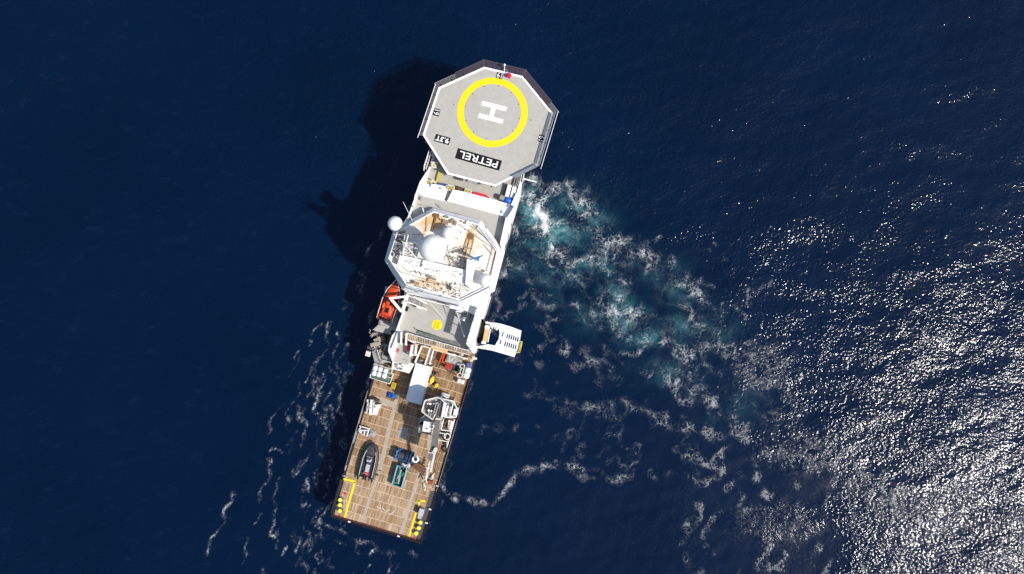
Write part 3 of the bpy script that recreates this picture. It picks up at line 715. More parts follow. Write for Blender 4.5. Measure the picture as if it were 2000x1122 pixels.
b = MB(); wall(b, [P(*k2(1280, 820), 0), P(*k1(1540, 800), 0)], .14, ZA+.5, ZA+1.15); b.build('starboard_coaming', M['white'], ship)

# superstructure blocks below the mid deck, side decks
b = MB(); b.prism(XY([S(-5.3, 28.2, 0), S(-4.0, 31.5, 0), S(6.2, 31.5, 0), S(6.6, 50, 0), S(-6.8, 50, 0), S(-6.4, 40, 0), S(-5.0, 33, 0)]), ZA-.02, ZM-.03); b.build('main_house', M['white'], ship)
mid = [m5(20, 190), m5(-30, 400), m2(790, 830), m3(380, 70), (800, 655), (919, 689), (932, 640), (950, 590), (960, 560), (800, 560)]
b = MB(); b.prism([tuple(P(*p, ZM))[:2] for p in mid], ZM-.25, ZM); b.build('mid_deck', M['grey'], ship)
b = MB(); wall(b, [P(*m2(960, 300), ZM), P(*m2(740, 900), ZM)], .2, ZM-.3, ZM+1.1); b.build('mid_deck_bulwark', M['white'], ship)
b = MB(); c0 = P(*m5(715, 840), ZM+.005)
b.ring((c0.x, c0.y), .001, .80, ZM+.006, 40); ym = b.build('yellow_disc_marking', M['yellow'], ship)
b = MB()
for r_ in range(2):
    for k in range(5):
        p = P(*m5(690+62*r_-(10*k), 770+150*(1 if r_ else 0)*0+32*k+(r_*10)), ZM+.012); b.box((p.x, p.y, ZM+.012), (.11, .13, .004), .3*k)
b.build('disc_lettering', M['black'], ym, split=False)
# side boat deck to port, lower grey platforms
bd = [m2(190, 700), m2(230, 480), m2(300, 330), (752, 560), (775, 560), m2(860, 330), m2(730, 900), m2(520, 900)]
b = MB(); b.prism([tuple(P(*p, 7.0))[:2] for p in bd], 6.7, 7.0)
b.prism([tuple(P(*m2(*p), 6.6))[:2] for p in ((0, 880), (190, 700), (520, 900), (560, 1060), (160, 960))], 6.3, 6.6)
b.build('boat_deck', M['grey'], ship)
b = MB()
for xx in range(5): b.tube(P(*m2(690+xx*30, 580+xx*10), 7.05), P(*m2(650+xx*28, 830+xx*6), 7.05), .03, n=4)
b.tube(P(*m2(180, 710), 7.05), P(*m2(420, 770), 7.05), .06); b.tube(P(*m2(690, 690), 7.05), P(*m2(800, 740), 7.05), .05)
rail(b, [P(*m2(0, 880), 6.6), P(*m2(180, 720), 6.6), P(*m2(225, 500), 7)], 1.0, .03, 1.2)
b.build('boat_deck_rail', M['midgrey'], ship)
pl = [q2(330, 580), q2(460, 580), q2(560, 760), q2(560, 900), q2(400, 880)]
b = MB(); b.prism([tuple(P(*p, 6.2))[:2] for p in pl], 5.9, 6.2); b.prism([tuple(P(*q2(*p), 6.0))[:2] for p in ((560, 560), (650, 690), (790, 700), (800, 860), (580, 860))], 5.7, 6.0)
b.build('side_platform', M['midgrey'], ship)
b = MB(); b.tube(P(*q2(470, 600), 6.9), P(*q2(570, 860), 6.9), .05); b.tube(P(*q2(600, 790), 6.9), P(*q2(590, 900), 6.9), .05); b.tube(P(*q2(600, 790), 6.9), P(*q2(790, 860), 6.9), .05)
for p in ((480, 620), (520, 720), (560, 830), (600, 800), (690, 830), (780, 860)): q = P(*q2(*p), 6.9); b.tube((q.x, q.y, 5.9), q, .04)
rail(b, [P(*q2(400, 870), 6.2), P(*q2(640, 940), 6.2)], .9, .03, 1.0); b.build('platform_rail', M['ropewhite'], ship)
# port diagonal wall and small grey deck aft of the mid deck
b = MB(); wl = [m3(200, 80), m3(270, 90), m3(190, 400), m3(240, 430), m3(80, 920), m3(-30, 640), m3(10, 420), m3(80, 220)]
b.prism([tuple(P(*p, 8.6))[:2] for p in wl], ZA, 8.6); b.build('port_deckhouse', M['white'], ship)
b = MB(); sg = [m3(190, 400), m3(300, 430), m3(470, 500), m3(640, 440), m3(570, 960), m3(500, 1030), m3(80, 920)]
b.prism([tuple(P(*p, 7.6))[:2] for p in sg], ZA, 7.6); b.build('small_grey_deck', M['grey'], ship)
b = MB(); sg2 = [m3(60, 930), m3(500, 1030), m3(520, 950), m3(600, 970), q2(1200, 1130), k4(1340, 620), k4(1290, 600), k4(1330, 330), k4(1000, 250), q2(640, 920), q2(800, 800)]
b.prism([tuple(P(*p, 7.2))[:2] for p in ((c5(430, 690)), c5(420, 790), c5(540, 820), c5(610, 840), c5(670, 740), c5(600, 715), c5(570, 735))], ZA, 7.2)
b.build('aft_house_roof', M['white'], ship)
b = MB(); random.seed(3)
for k in range(9): p = P(*c5(random.uniform(440, 560), random.uniform(735, 800)), 7.35); b.cbox((p.x, p.y, 7.3), (random.uniform(.12, .5), random.uniform(.1, .3), .22), .03, -PSI)
b.path(PP(m3, ((390, 900), (420, 870), (500, 900), (480, 960)), 7.7), .03, n=4); b.build('roof_fitting', M['steel'], ship)
# narrow white posts / housings between the small deck and the walkway
b = MB()
for a, c_, w_, z_ in ((m3(340, 130), m3(330, 450), .28, 9.4), (m3(480, 160), m3(460, 480), .26, 9.6), (m3(640, 480), m3(590, 780), .38, 9.0), (m3(750, 470), m3(720, 760), .28, 9.2), (m3(700, 560), m3(660, 760), .2, 8.6), (m3(520, 330), m3(700, 420), .22, 9.3)):
    a = P(*a, z_); c_ = P(*c_, z_); b.beam(a, c_, w_, .5)
    for q in (a, c_): b.beam(Vector((q.x, q.y, z_)), Vector((q.x, q.y, ZA)), .16, .16)
b.build('white_housing', M['white'], ship)
b = MB(); b.prism([tuple(P(*m3(*p), 7.9))[:2] for p in ((270, 120), (320, 150), (300, 440), (190, 400))], 7.62, 7.9); b.build('grey_ramp', M['midgrey'], ship)

# slatted walkway across the ship
wk = (P(*m3(490, 140), 9.7), P(*m4(960, 290), 9.7), P(*m4(760, 330), 9.2), P(*m3(520, 320), 9.7))
a0, a1 = P(*m3(490, 150), 9.6), P(*m4(905, 215), 9.6); d1, d0 = P(*m4(850, 300), 9.6), P(*m3(520, 345), 9.6)
b = MB()
for i in range(27):
    t = i/26; x0 = a0.lerp(a1, t); x1 = d0.lerp(d1, t); b.beam(x0, x1, .26, .10)
b.build('walkway_slat', mat('weathered_slats', (.46, .36, .26), .8, var=.3, vscale=1.2, dirt=.4, dcol=(.3, .2, .12), dscale=2), ship, split=False)
b = MB(); b.beam(a0-Vector((0, 0, .12)), a1-Vector((0, 0, .12)), .14, .35); b.beam(d0-Vector((0, 0, .12)), d1-Vector((0, 0, .12)), .12, .3)
rail(b, [a0, a1], 1.0, .035, 1.5, (1.0, .5)); b.build('walkway_rail', M['white'], ship)
b = MB(); lattice(b, P(*m3(780, 110), ZM+.3), P(*m4(620, 10), ZM+.3), P(*m4(600, 110), ZM+.3), P(*m3(770, 170), ZM+.3), 70, 3, .02); b.build('cable_tray', M['steel'], ship)
b = MB(); b.beam(P(*m3(1150, 510), 7.6), P(*m4(300, 220), 7.6), .62, .3); b.build('orange_beam', M['tan'], ship)
b = MB()
for a, c_, w_ in ((m3(905, 500), m3(715, 960), .26), (m3(1125, 570), m3(985, 1010), .22), (m3(1225, 600), m3(1110, 1000), .22), (m3(905, 510), m3(1125, 560), .15), (m3(1225, 605), m4(430, 290), .2), (m4(430, 290), m4(500, 310), .3), (m4(500, 310), m4(800, 400), .14)):
    b.beam(P(*a, 7.4), P(*c_, 7.4), w_, .25)
for p in (m3(905, 500), m3(715, 960), m3(1125, 570), m3(985, 1010), m3(1225, 600), m3(1110, 1000), m4(430, 290)): q = P(*p, 7.4); b.beam(q, (q.x, q.y, ZA), .18, .18)
b.build('white_frame', M['white'], ship)
b = MB(); lattice(b, P(*m3(1140, 580), 7.3), P(*m3(1195, 590), 7.3), P(*m3(1080, 1000), 7.3), P(*m3(1010, 990), 7.3), 3, 16, .03); b.build('ladder_frame', M['steel'], ship)

# starboard casing: low white casing with a high narrow boom rest over it
b = MB(); cs = [m5(1590, 430), m5(1790, 470), m5(1690, 830), q1(130, 130), q1(20, 500), (928, 668), m4(1000, 120), m4(960, 290), m4(870, 260), m4(760, 30), m5(1390, 1100)]
zc = ZM+2.5
b.prism([tuple(P(*p, zc))[:2] for p in (m5(1600, 425), m5(1745, 450), (929, 664), m4(1000, 130), m4(960, 270), m4(905, 240), m4(750, 20), m5(1390, 1110))], ZA, zc); cas = b.build('starboard_casing', M['white'], ship)
b = MB(); b.beam(P(*m5(1655, 500), ZM+4.9), P(*m4(850, 60), ZM+4.9), .85, .3)
for t in (.02, .35, .68, .98):
    p = P(*m5(1655, 500), ZM+4.9).lerp(P(*m4(850, 60), ZM+4.9), t); b.beam((p.x, p.y, ZM+4.8), (p.x, p.y, zc), .1, .1)
b.build('boom_rest', M['white'], ship)
b = MB(); wall(b, [P(*m5(1745, 440), 0), P(*q1(130, 110), 0)], .1, zc-1.5, zc); rail(b, [P(*m5(1680, 470), zc), P(*m5(1740, 300), zc), P(*m5(1790, 170), zc)], 1.0, .04, 1.2); b.build('casing_rail', M['rail'], ship)
# stairs and lockers on the mid deck
b = MB()
for (p0, p1, p2, p3, z_) in (((1400, 500), (1460, 515), (1420, 720), (1355, 690), ZM+1.2), ((1480, 530), (1530, 545), (1490, 750), (1440, 735), ZM+1.2), ((1440, 330), (1560, 370), (1530, 480), (1420, 450), ZM+1.0)):
    b.prism([tuple(P(*m5(*p), z_))[:2] for p in (p0, p1, p2, p3)], ZM, z_)
b.build('grey_locker', M['midgrey'], ship)
b = MB(); b.beam(P(*m5(990, 440), ZM+2.6), P(*m5(1360, 520), ZM+2.6), .5, .3); b.beam(P(*m5(1120, 545), ZM+2.6), P(*m5(1360, 560), ZM+2.6), .12, .12)
b.tube(P(*m5(1140, 540), ZM+3), P(*m5(1310, 1100), ZM+2.6), .045); b.tube(P(*m5(560, 360), ZM+3), P(*m5(850, 700), ZM+.3), .025, n=4)
for p in ((1000, 440), (1350, 520), (1140, 540)): q = P(*m5(*p), ZM+2.5); b.tube((q.x, q.y, ZM), q, .08)
b.tube(P(*m5(1090, 660), ZM+1.6), P(*m5(1350, 690), ZM+1.6), .05); b.build('stowed_spar', M['rail'], ship)
b = MB(); p = P(*m5(1250, 715), ZM+1.6); b.tube(p-U*.55, p+U*.55, .2, n=12); b.build('white_canister', M['clean'], ship, smooth=True)
# stairway with white stringers by the boat deck
b = MB(); s0, s1 = P(*m5(205, 230), ZM+2.6), P(*m5(470, 380), ZM+.4); s2, s3 = P(*m5(160, 400), ZM+2.2), P(*m5(480, 500), ZM+.3)
b.beam(P(*m5(200, 220), ZM+2.4), P(*m5(490, 380), ZM+1.2), .14, .2); b.beam(P(*m5(60, 330), ZM+1.9), P(*m5(490, 510), ZM+1.0), .16, .2)
b.prism([tuple(P(*m5(*p), ZM+.9))[:2] for p in ((240, 440), (330, 440), (480, 500), (300, 480))], ZM, ZM+.9); b.build('stair_stringer', M['white'], ship)
b = MB()
for i in range(10): t = i/9; b.beam(P(*m5(215+240*t, 280+100*t), ZM+1.5-.8*t), P(*m5(200+240*t, 360+110*t), ZM+1.5-.8*t), .1, .05)
b.build('stair_tread', M['midgrey'], ship)
b = MB(); b.prism([tuple(P(*m5(*p), ZM+1.3))[:2] for p in ((20, 430), (75, 450), (40, 545), (0, 530))], ZM, ZM+1.3); b.prism([tuple(P(*m5(*p), ZM+.5))[:2] for p in ((175, 400), (250, 430), (245, 460), (170, 425))], ZM, ZM+.5); b.build('dark_vent', M['black'], ship)

b = MB(); b.prism([tuple(P(*c7(*p), ZA+.075))[:2] for p in ((985, 115), (1115, 110), (1085, 210), (1060, 275), (955, 235))], ZA+.05, ZA+.075); b.prism([tuple(P(*m4(*p), ZA+.08))[:2] for p in ((-250, 500), (-160, 520), (-190, 640), (-270, 610))], ZA+.05, ZA+.08) if False else None
b.build('deck_hatch', M['midgrey'], ship)
b = MB(); random.seed(31)
for k in range(9):
    pts_ = [P(*m3(780+i*62+random.uniform(-6, 6), 60+8*k+i*20+random.uniform(-5, 5)), ZM+.06+.02*k) for i in range(9+(k % 4)*2)]
    b.path(pts_, .035, n=5)
b.path(PP(m3, ((680, 0), (700, 30), (750, 60), (800, 70)), ZM+.08), .06); b.build('hose_bundle', mat('dark_green_hose', (.05, .11, .09), .6), ship)

# ------------------------------------------------------------------ forward house, deck before the bridge
def poly(c, pts, z): return [tuple(P(*c(*p), z))[:2] for p in pts]
b = MB(); b.prism(XY([S(-6.9, 39, 0), S(7.15, 36.5, 0), S(7.2, 57.4, 0), S(6.6, 58.4, 0), S(-7.1, 52.8, 0), S(-7.6, 49, 0), S(-7.2, 42, 0)]), ZA-.01, 12.55); b.build('forward_house', M['white'], ship)
b = MB(); b.prism(poly(full, ((811, 381), (872, 392), (1004, 402), (983, 490), (965, 560), (795, 552), (775, 520), (786, 455), (797, 430)), ZG), 12.55, ZG); b.build('bridge_front_deck', M['grey'], ship)
b = MB()
b.prism(poly(m1, ((245, 30), (95, 265), (15, 490), (0, 560), (40, 505), (565, 632), (630, 425), (600, 345), (400, 300), (225, 295)), 14.15), 12.6, 14.15)
b.prism(poly(m1, ((745, 405), (632, 632), (1690, 915), (1770, 940), (1860, 960), (1995, 480), (1985, 470), (1880, 700), (1650, 632), (1400, 565), (930, 440)), 14.15), 12.6, 14.15)
b.build('wave_screen', M['clean'], ship)
b = MB(); b.prism(poly(m1, ((632, 425), (740, 405), (630, 625), (570, 630)), 13.3), 12.6, 13.3); b.build('screen_gap_step', M['midgrey'], ship)
b = MB(); random.seed(8)
for k in range(13):
    if k in (7, 10): continue
    p = P(*m1(830+25*k, 520+7*k), 14.16); b.box((p.x, p.y, 14.16), (.11+.05*random.random(), .13, .006), -PSI+random.choice((0, .5, -.4)))
b.build('faded_lettering', mat('faded_pink_lettering', (.62, .52, .52), .6), ship, split=False)
b = MB(); b.prism(poly(full, ((1005, 402), (990.3, 426), (988, 424), (976.5, 476), (980, 490), (985, 486), (1006, 402)), ZG+1.3), ZG-.02, ZG+1.3)
wall(b, [P(*m1(20, 500), ZG+1.1), P(*m1(0, 600), ZG+1.1), P(796, 430, ZG+1.1), P(788, 440, ZG+1.1)], .22, ZG-.6, ZG+1.1); b.build('bridge_deck_bulwark', M['clean'], ship)
b = MB(); b.prism(poly(full, ((802, 412), (806, 414), (797, 431), (793, 429)), ZG+.02), ZG-.3, ZG+.02)
for (x, y) in ((822, 388), (981, 431), (979.5, 414)): q = P(x, y, ZG+.5); b.cbox((q.x, q.y, ZG+.25), (.22, .5, .5), .04, -PSI)
for a, c_ in (((853, 399), (862, 408)), ((976, 412), (984, 417)), ((815, 378), (826, 384))): b.tube(P(*a, ZG+.4), P(*c_, ZG+.4), .05)
for (x, y) in ((891, 421), (950, 445), (830, 415)): q = P(x, y, ZG+.6); b.cbox((q.x, q.y, ZG+.9), (.4, .18, .22), .04, -PSI-.3); b.tube((q.x, q.y, ZG), (q.x, q.y, ZG+.9), .04)
b.build('deck_fitting', M['steel'], ship)
# foredeck details
b = MB(); b.beam(P(*m1(490, 60), 12.9), P(*m1(430, 290), 12.9), .42, .3); b.build('yellow_gangboard', mat('worn_yellow_paint', (.55, .42, .03), .6, dirt=.5, dcol=(.3, .25, .08), dscale=4), ship)
b = MB(); rail(b, PP(q4, ((370, 40), (290, 300), (230, 480), (215, 620)), 12.6), 1.3, .05, .8, (1, .66, .33)); rail(b, PP(q4, ((420, 40), (370, 250), (270, 560)), 12.6), 1.0, .03, 1.1)
rail(b, PP(q5, ((690, 190), (640, 420), (560, 680)), 12.7), 1.2, .045, 1.2); b.build('foredeck_rail', M['rail'], ship)
b = MB(); lattice(b, P(*q5(500, 260), 13.0), P(*q5(680, 180), 13.0), P(*q5(600, 470), 13.0), P(*q5(440, 460), 13.0), 7, 2, .045)
b.prism(poly(q5, ((600, 470), (640, 420), (570, 680), (480, 800), (470, 790)), 12.9), 12.6, 12.9); b.build('grating_walkway', M['midgrey'], ship)
b = MB(); b.beam(P(*q5(690, 262), 13), P(*q5(1095, 365), 13), .2, .22); b.build('outboard_boom', M['white'], ship)

# ------------------------------------------------------------------ landing deck
hp = [(945.7, 131), (1020.6, 149), (1081, 223), (1051, 323), (967, 365), (874, 341), (825.5, 264), (856.6, 171)]
HP = [P(*p, ZH) for p in hp]
b = MB(); b.prism(XY(HP), ZH-.45, ZH); heli = b.build('landing_deck', M['heli'], ship)
b = MB(); band(b, offset(XY(HP), -.29), offset(XY(HP), .0), ZH-.1, ZH+.05); b.build('edge_band', M['hwhite'], heli)
hc = P(961.8, 219.8, ZH)
b = MB(); b.ring((hc.x, hc.y), 4.28, 5.27, ZH+.008, 96); b.build('yellow_landing_ring', M['yellow'], heli)
T = Matrix.Translation((hc.x, hc.y, ZH+.012)) @ Matrix.Rotation(-PSI+R(1.5), 4, 'Z')
b = MB(T)
for s in (-1, 1): b.box((0, s*.97, 0), (3.75, .66, .006))
b.box((0, 0, .0), (.64, 1.28, .0055)); b.build('landing_letter', M['hwhite'], heli, split=False)
def sign(nm, cpx, w_, h_, txt, right, up, tw, th, bold=.02):
    p = P(*cpx, ZH); T_ = Matrix.Translation((p.x, p.y, ZH+.010))
    r_ = Vector(right); u_ = Vector(up); m_ = MB(); m_.flat([p+r_*w_/2*i+u_*h_/2*j+Vector((0, 0, .010)) for i, j in ((-1, -1), (1, -1), (1, 1), (-1, 1))])
    pn = m_.build(nm+'_panel', M['black'], heli)
    vs, fs = textmb(txt, p+Vector((0, 0, .016)), right, up, tw, th, bold); m_ = MB(); m_.add(vs, fs); m_.build(nm+'_lettering', M['hwhite'], pn, split=False)
sign('name', (934.5, 311.8), 6.85, 1.58, 'PETREL', -U, -V, 5.9, 1.02, .008)
sign('weight_limit', c1(471, 970), 2.3, 1.12, '9.3T', -U, -V, 2.0, .78, .03)
sign('rotor_size', (975.7, 147.9), .98, .98, '19', -U, -V, .72, .78, .0)
sign('rotor_size', (852.5, 219.8), 1.08, .96, '19', -V, U, .72, .84, .0)
sign('rotor_size', (1057.7, 271), 1.08, .96, '19', V, -U, .72, .84, .0)
b = MB(); p = P(993.8, 146.8, ZH+.6); b.cbox((p.x, p.y, ZH+.34), (.72, .62, .62), .1, -PSI); b.build('foam_cabinet', M['red'], heli)
b = MB()
for k in range(12):
    t = 2*math.pi*k/12+.3; b.cyl((hc.x+4.1*math.cos(t), hc.y+4.1*math.sin(t), ZH), .07, .03, 8)
    if k % 3 == 0: b.cyl((hc.x+5.9*math.cos(t-.5), hc.y+5.9*math.sin(t-.5), ZH), .07, .03, 8)
b.build('tie_down_point', M['black'], heli)
b = MB()
oo = offset(XY(HP), .12)
for i in range(8):
    a = Vector((*oo[i], ZH+.1)); c_ = Vector((*oo[(i+1) % 8], ZH+.1)); n_ = 4
    for k in range(n_): q = a.lerp(c_, (k+.3)/n_); b.cbox(q, (.3, .16, .2), .04, math.atan2((c_-a).y, (c_-a).x)+1.2)
b.build('deck_light', M['darkgrey'], heli)
of = {}
def netside(mb, i, wd, drop=-.12, n=16, m=3, frac=(0, 1), r=.03):
    a, c_ = HP[i].lerp(HP[(i+1) % 8], frac[0]), HP[i].lerp(HP[(i+1) % 8], frac[1]); mid_ = (a+c_)/2-P(953, 240, ZH); e = (c_-a).normalized(); nn = Vector((e.y, -e.x, 0))
    if nn.dot(mid_) < 0: nn = -nn
    ex = math.tan(math.pi/8)*wd
    A = a+nn*wd-e*(ex if frac[0] == 0 else 0)+Vector((0, 0, drop)); C_ = c_+nn*wd+e*(ex if frac[1] == 1 else 0)+Vector((0, 0, drop))
    lattice(mb, a+Vector((0, 0, -.05)), c_+Vector((0, 0, -.05)), C_, A, n, m, r)
b = MB(); netside(b, 0, 1.0, .12, 34, 7, r=.027); netside(b, 1, .95, .1, 38, 7, (0, .78), .027); netside(b, 7, .95, .12, 26, 7, (.42, 1), .027); b.build('safety_net', M['net'], heli)
b = MB(); netside(b, 7, .8, .0, 12, 4, (0, .42), .03); netside(b, 6, .55, -.1, 30, 3, r=.03); netside(b, 1, .8, .0, 8, 4, (.78, 1), .03); b.build('grey_safety_net', M['netgrey'], heli)
b = MB()
def fence(i, fr, h_=1.15, out=.12, n=46):
    a, c_ = HP[i].lerp(HP[(i+1) % 8], fr[0]), HP[i].lerp(HP[(i+1) % 8], fr[1]); o_ = ((a+c_)/2-P(953, 240, ZH)).normalized()*out
    lattice(b, a+o_, c_+o_, c_+o_*2+Vector((0, 0, h_)), a+o_*2+Vector((0, 0, h_)), n, 9, .026)
fence(2, (0, 1)); fence(3, (0, .55), n=22); b.build('raised_net_frame', M['netgrey'], heli)
b = MB()
for fr in ((2, -.06, 1.06), (6, -.08, 1.05)):
    i = fr[0]; a, c_ = HP[i].lerp(HP[(i+1) % 8], fr[1]), HP[i].lerp(HP[(i+1) % 8], fr[2]); o_ = ((a+c_)/2-P(953, 240, ZH)).normalized()*.55
    b.tube(a+o_+Vector((0, 0, .2)), c_+o_+Vector((0, 0, .2)), .05)
b.tube(P(985, 142, ZH), P(985.5, 128, ZH+.9), .07); b.ball(P(985.5, 127, ZH+1.1), .18, 8)
b.build('edge_pole', M['rail'], heli)
b = MB()
for (x0, y0, x1, y1) in ((945, 215, 1085, 250), (1110, 255, 1255, 290)):
    b.beam(P(*m1(x0, y0), ZH-.25), P(*m1(x1, y1), ZH-.25), .42, .25)
b.build('lower_step', M['midgrey'], heli)
b = MB(); hx = [P(*p, ZH-.45) for p in hp]; cc = P(953, 240, ZH-.45)
for i in range(8):
    b.beam(hx[i]*.98+cc*.02-Vector((0, 0, .2)), cc-Vector((0, 0, .2)), .25, .45)
    q = hx[i].lerp(cc, .12); tgt = S(max(-4.5, min(4.5, uv(q)[0]*.55)), max(57, min(73, uv(q)[1])), 12.6); b.tube(q-Vector((0, 0, .3)), tgt, .16, n=8)
b.build('deck_support_truss', M['white'], heli)

# ------------------------------------------------------------------ bridge
out_ = [(846, 406), (940, 431), (986, 492), (966, 569), (899, 602), (787, 567), (751, 509), (769, 447)]
inn_ = [(847, 414), (934, 439), (972, 492), (957, 558), (899, 587), (794, 557), (759, 505), (777, 453)]
OUT = [P(*p, ZR-2.1) for p in out_]; INN = [P(*p, ZR) for p in inn_]
b = MB(); b.prism(XY(OUT), ZR-2.1, ZR-.02, XY(INN)); br = b.build('bridge', M['clean'], ship)
b = MB(); b.prism(XY(offset(XY(OUT), -.9)), ZG-3, ZR-2.1); b.build('bridge_wall', M['white'], br)
b = MB(); b.prism(XY(offset(XY(OUT), -.84)), ZR-3.3, ZR-2.35); b.build('bridge_window', M['glass'], br)
b = MB(); b.prism(XY(offset(XY(INN), -.12)), ZR-.1, ZR+.01); b.build('bridge_roof', M['rusty'], br)
b = MB(); band(b, offset(XY(INN), -.14), XY(INN), ZR-.1, ZR+.3); b.build('roof_rim', M['clean'], br)
b = MB(); b.beam(P(*c4(1185, 712), ZR+.15), P(*c4(1568, 528), ZR+.15), .13, .12); b.beam(P(*m5(180, 190), ZG+1.3), P(*m5(1170, 420), ZG+1.3), .14, .1); b.build('dark_edge_bar', M['darkgrey'], br)  # thin dark bars along the bridge edges
b = MB(); b.beam(P(*m5(60, 130), 13.2), P(*m5(1280, 430), 13.2), .3, .2); b.beam(P(*m5(100, 210), 13.0), P(*m5(1150, 470), 13.0), .12, .15); b.build('awning_beam', M['rail'], br)
b = MB(); q = P(*m5(1280, 445), 13.4); b.cbox(q, (.42, .35, .4), .08, -PSI); b.build('pink_box', mat('faded_red_paint', (.62, .28, .27), .6), br)
# houses standing on the roof
b = MB(); b.prism(poly(c4, ((405, 118), (1255, 315), (1235, 508), (368, 248)), ZR+1.3), ZR, ZR+1.3)
b.prism(poly(c4, ((1268, 175), (1395, 205), (1370, 270), (1330, 480), (1320, 560), (1245, 500)), ZR+1.95), ZR, ZR+1.95); rh = b.build('roof_house', M['clean'], br)
def radome(cx, cy, z, r, ped, seam=True):
    c_ = P(cx, cy, z); o_ = MB().ball(c_, r, 26, 1.03).build('radome', M['dome'], ship, smooth=True)
    m_ = MB(); m_.cyl((c_.x, c_.y, ped), r*.42, z-ped-r*.6, 14); m_.cyl((c_.x, c_.y, z-r*.93), r*.62, .12, 18); m_.build('pedestal', M['clean'], o_, smooth=True)
    m_ = MB()
    for k in range(-1, 2): m_.torus((c_.x, c_.y, z+k*r*.55), math.sqrt(1-(k*.55)**2)*r*1.004, .008*r+.006, n=28, m=4)
    m_.build('panel_seam', mat_seam, o_, smooth=True, split=False); return c_
mat_seam = mat('panel_joint', (.66, .65, .63), .5)
cB = radome(845, 485, 21.6, 1.93, ZR)
radome(877, 455.5, 18.1, 1.03, ZR); radome(948.5, 548, 18.1, 1.0, ZR)
c1_ = radome(771.5, 437, 17.4, 1.06, 15.6)
b = MB(); b.beam((c1_.x, c1_.y, 15.7), P(790, 450, 15.7), .5, .3); b.beam((c1_.x, c1_.y, 15.7), P(781, 463, 15.9), .3, .3); b.build('radome_arm', M['white'], ship)
b = MB(); b.cyl((cB.x, cB.y, ZR), 1.25, 2.4, 16, .8); b.build('radome_base', M['white'], ship, smooth=True)
b = MB(); p = P(852, 520, 18.6)
for q in ((822, 500), (868, 512), (826, 524)): b.beam(P(*q, 18.3), (cB.x, cB.y, 19.4), .18, .18)
b.build('radome_strut', M['white'], ship)
# lattice mast
mbx = P(804, 487, ZR+1.3); top = Vector((mbx.x-.1, mbx.y+.1, 25.6))
b = MB(); legs = [mbx+U*dx+V*dy for dx, dy in ((-1.6, .5), (.9, 1.2), (1.3, -1.3), (-1.1, -1.5))]
for l in legs: l.z = ZR; b.tube(l, top+(l-top)*.10, .12, .07, 8)
for t in (.25, .45, .65, .82):
    ring_ = [l.lerp(top, t) for l in legs]
    for i in range(4): b.tube(ring_[i], ring_[(i+1) % 4], .05); 
    nx_ = [l.lerp(top, min(1, t+.18)) for l in legs]
    for i in range(4): b.tube(ring_[i], nx_[(i+1) % 4], .04)
b.tube(top-Vector((0, 0, .8)), top+Vector((0, 0, 1.4)), .06)
for z_, L_, dr in ((20.6, 1.9, U), (22.6, 1.5, U), (24.2, 1.3, V)):
    c_ = Vector((mbx.x, mbx.y, z_)); b.tube(c_-dr*L_, c_+dr*L_, .06)
    for s_ in (-1, 1): b.tube(c_+dr*L_*s_, c_+dr*L_*s_+Vector((0, 0, .7)), .045); b.ball(c_+dr*L_*s_*.8+Vector((0, 0, .25)), .13, 8)
b.tube(P(776, 454, 23.4), P(764.5, 489, 23.4), .06); b.tube(P(770.5, 472, 23.4), Vector((mbx.x, mbx.y, 22.4)), .05); b.tube(P(791, 459, 21.6), P(789, 471, 21.6), .05)
mast = b.build('lattice_mast', M['white'], ship)
b = MB()
for z_, r_ in ((19.2, .9), (21.4, .75), (23.4, .55)): b.cyl((mbx.x, mbx.y, z_), r_, .08, 12)
b.build('mast_platform', M['steel'], mast)
b = MB(); random.seed(11)
for k in range(34):
    q = P(random.uniform(770, 797), random.uniform(458, 503), ZR+.2); b.cbox((q.x, q.y, ZR+random.uniform(.1, .9)), (random.uniform(.1, .5), random.uniform(.1, .4), random.uniform(.1, .6)), .03, random.uniform(0, 3))
for k in range(18):
    q = P(random.uniform(772, 800), random.uniform(458, 500), ZR+.8); a_ = random.uniform(0, 6.3); b.tube(q, q+Vector((math.cos(a_)*random.uniform(.4, 1.3), math.sin(a_)*.8, random.uniform(.2, 1.6))), .035)
b.build('mast_equipment', M['ropewhite'], mast)
b = MB(); b.prism(poly(full, ((792, 450), (775, 455), (764, 500), (781, 497), (783, 485)), ZR+.03), ZR, ZR+.03); b.build('brown_mat', mat('brown_stained_mat', (.36, .29, .24), .8, dirt=.7, dcol=(.15, .1, .07), dscale=3), ship)
# scanners, whips, boxes and pipes on the roof
b = MB(); b.beam(P(917.5, 507.2, 20), P(943, 499.7, 20), .18, .2)
q = P(934, 503, 19.9); b.add([P(928, 504.3, 19.95), P(938, 501.3, 19.95), P(935, 511, 19.6), P(928, 504.3, 19.7), P(938, 501.3, 19.7), P(935, 511, 19.4)], [(0, 1, 2), (3, 5, 4), (0, 3, 4, 1), (1, 4, 5, 2), (2, 5, 3, 0)]); rs = b.build('radar_scanner', M['solar'], ship)
b = MB(); q = P(934, 506, 19.4); b.tube((q.x, q.y, ZR), (q.x, q.y, 19.5), .16, n=10); b.cbox((q.x, q.y, 19.5), (.5, .5, .3), .06, -PSI); b.build('scanner_post', M['clean'], rs)
b = MB(); b.tube(P(805, 431, ZR), P(787.6, 395, 20.5), .05, .03); b.tube(P(786, 440, ZR), P(797, 423, 18), .04, .03); b.tube(P(827, 414, ZR), P(826, 408, ZR+1.2), .11)
for (x, y, h_) in ((757, 515, 1.2), (798, 470, 3.5), (903, 556, 2.0), (839, 556, 1.8), (861, 500, 2.6), (875, 490, 1.4), (913, 500, 2.4), (953, 531, 1.2), (838, 595, 1.0), (897, 508, 2.2), (812, 552, 1.2), (830, 570, 1.1), (786, 462, 3.0)):
    q = P(x, y, ZR); b.tube(q, q+Vector((0, 0, h_)), .045, .03)
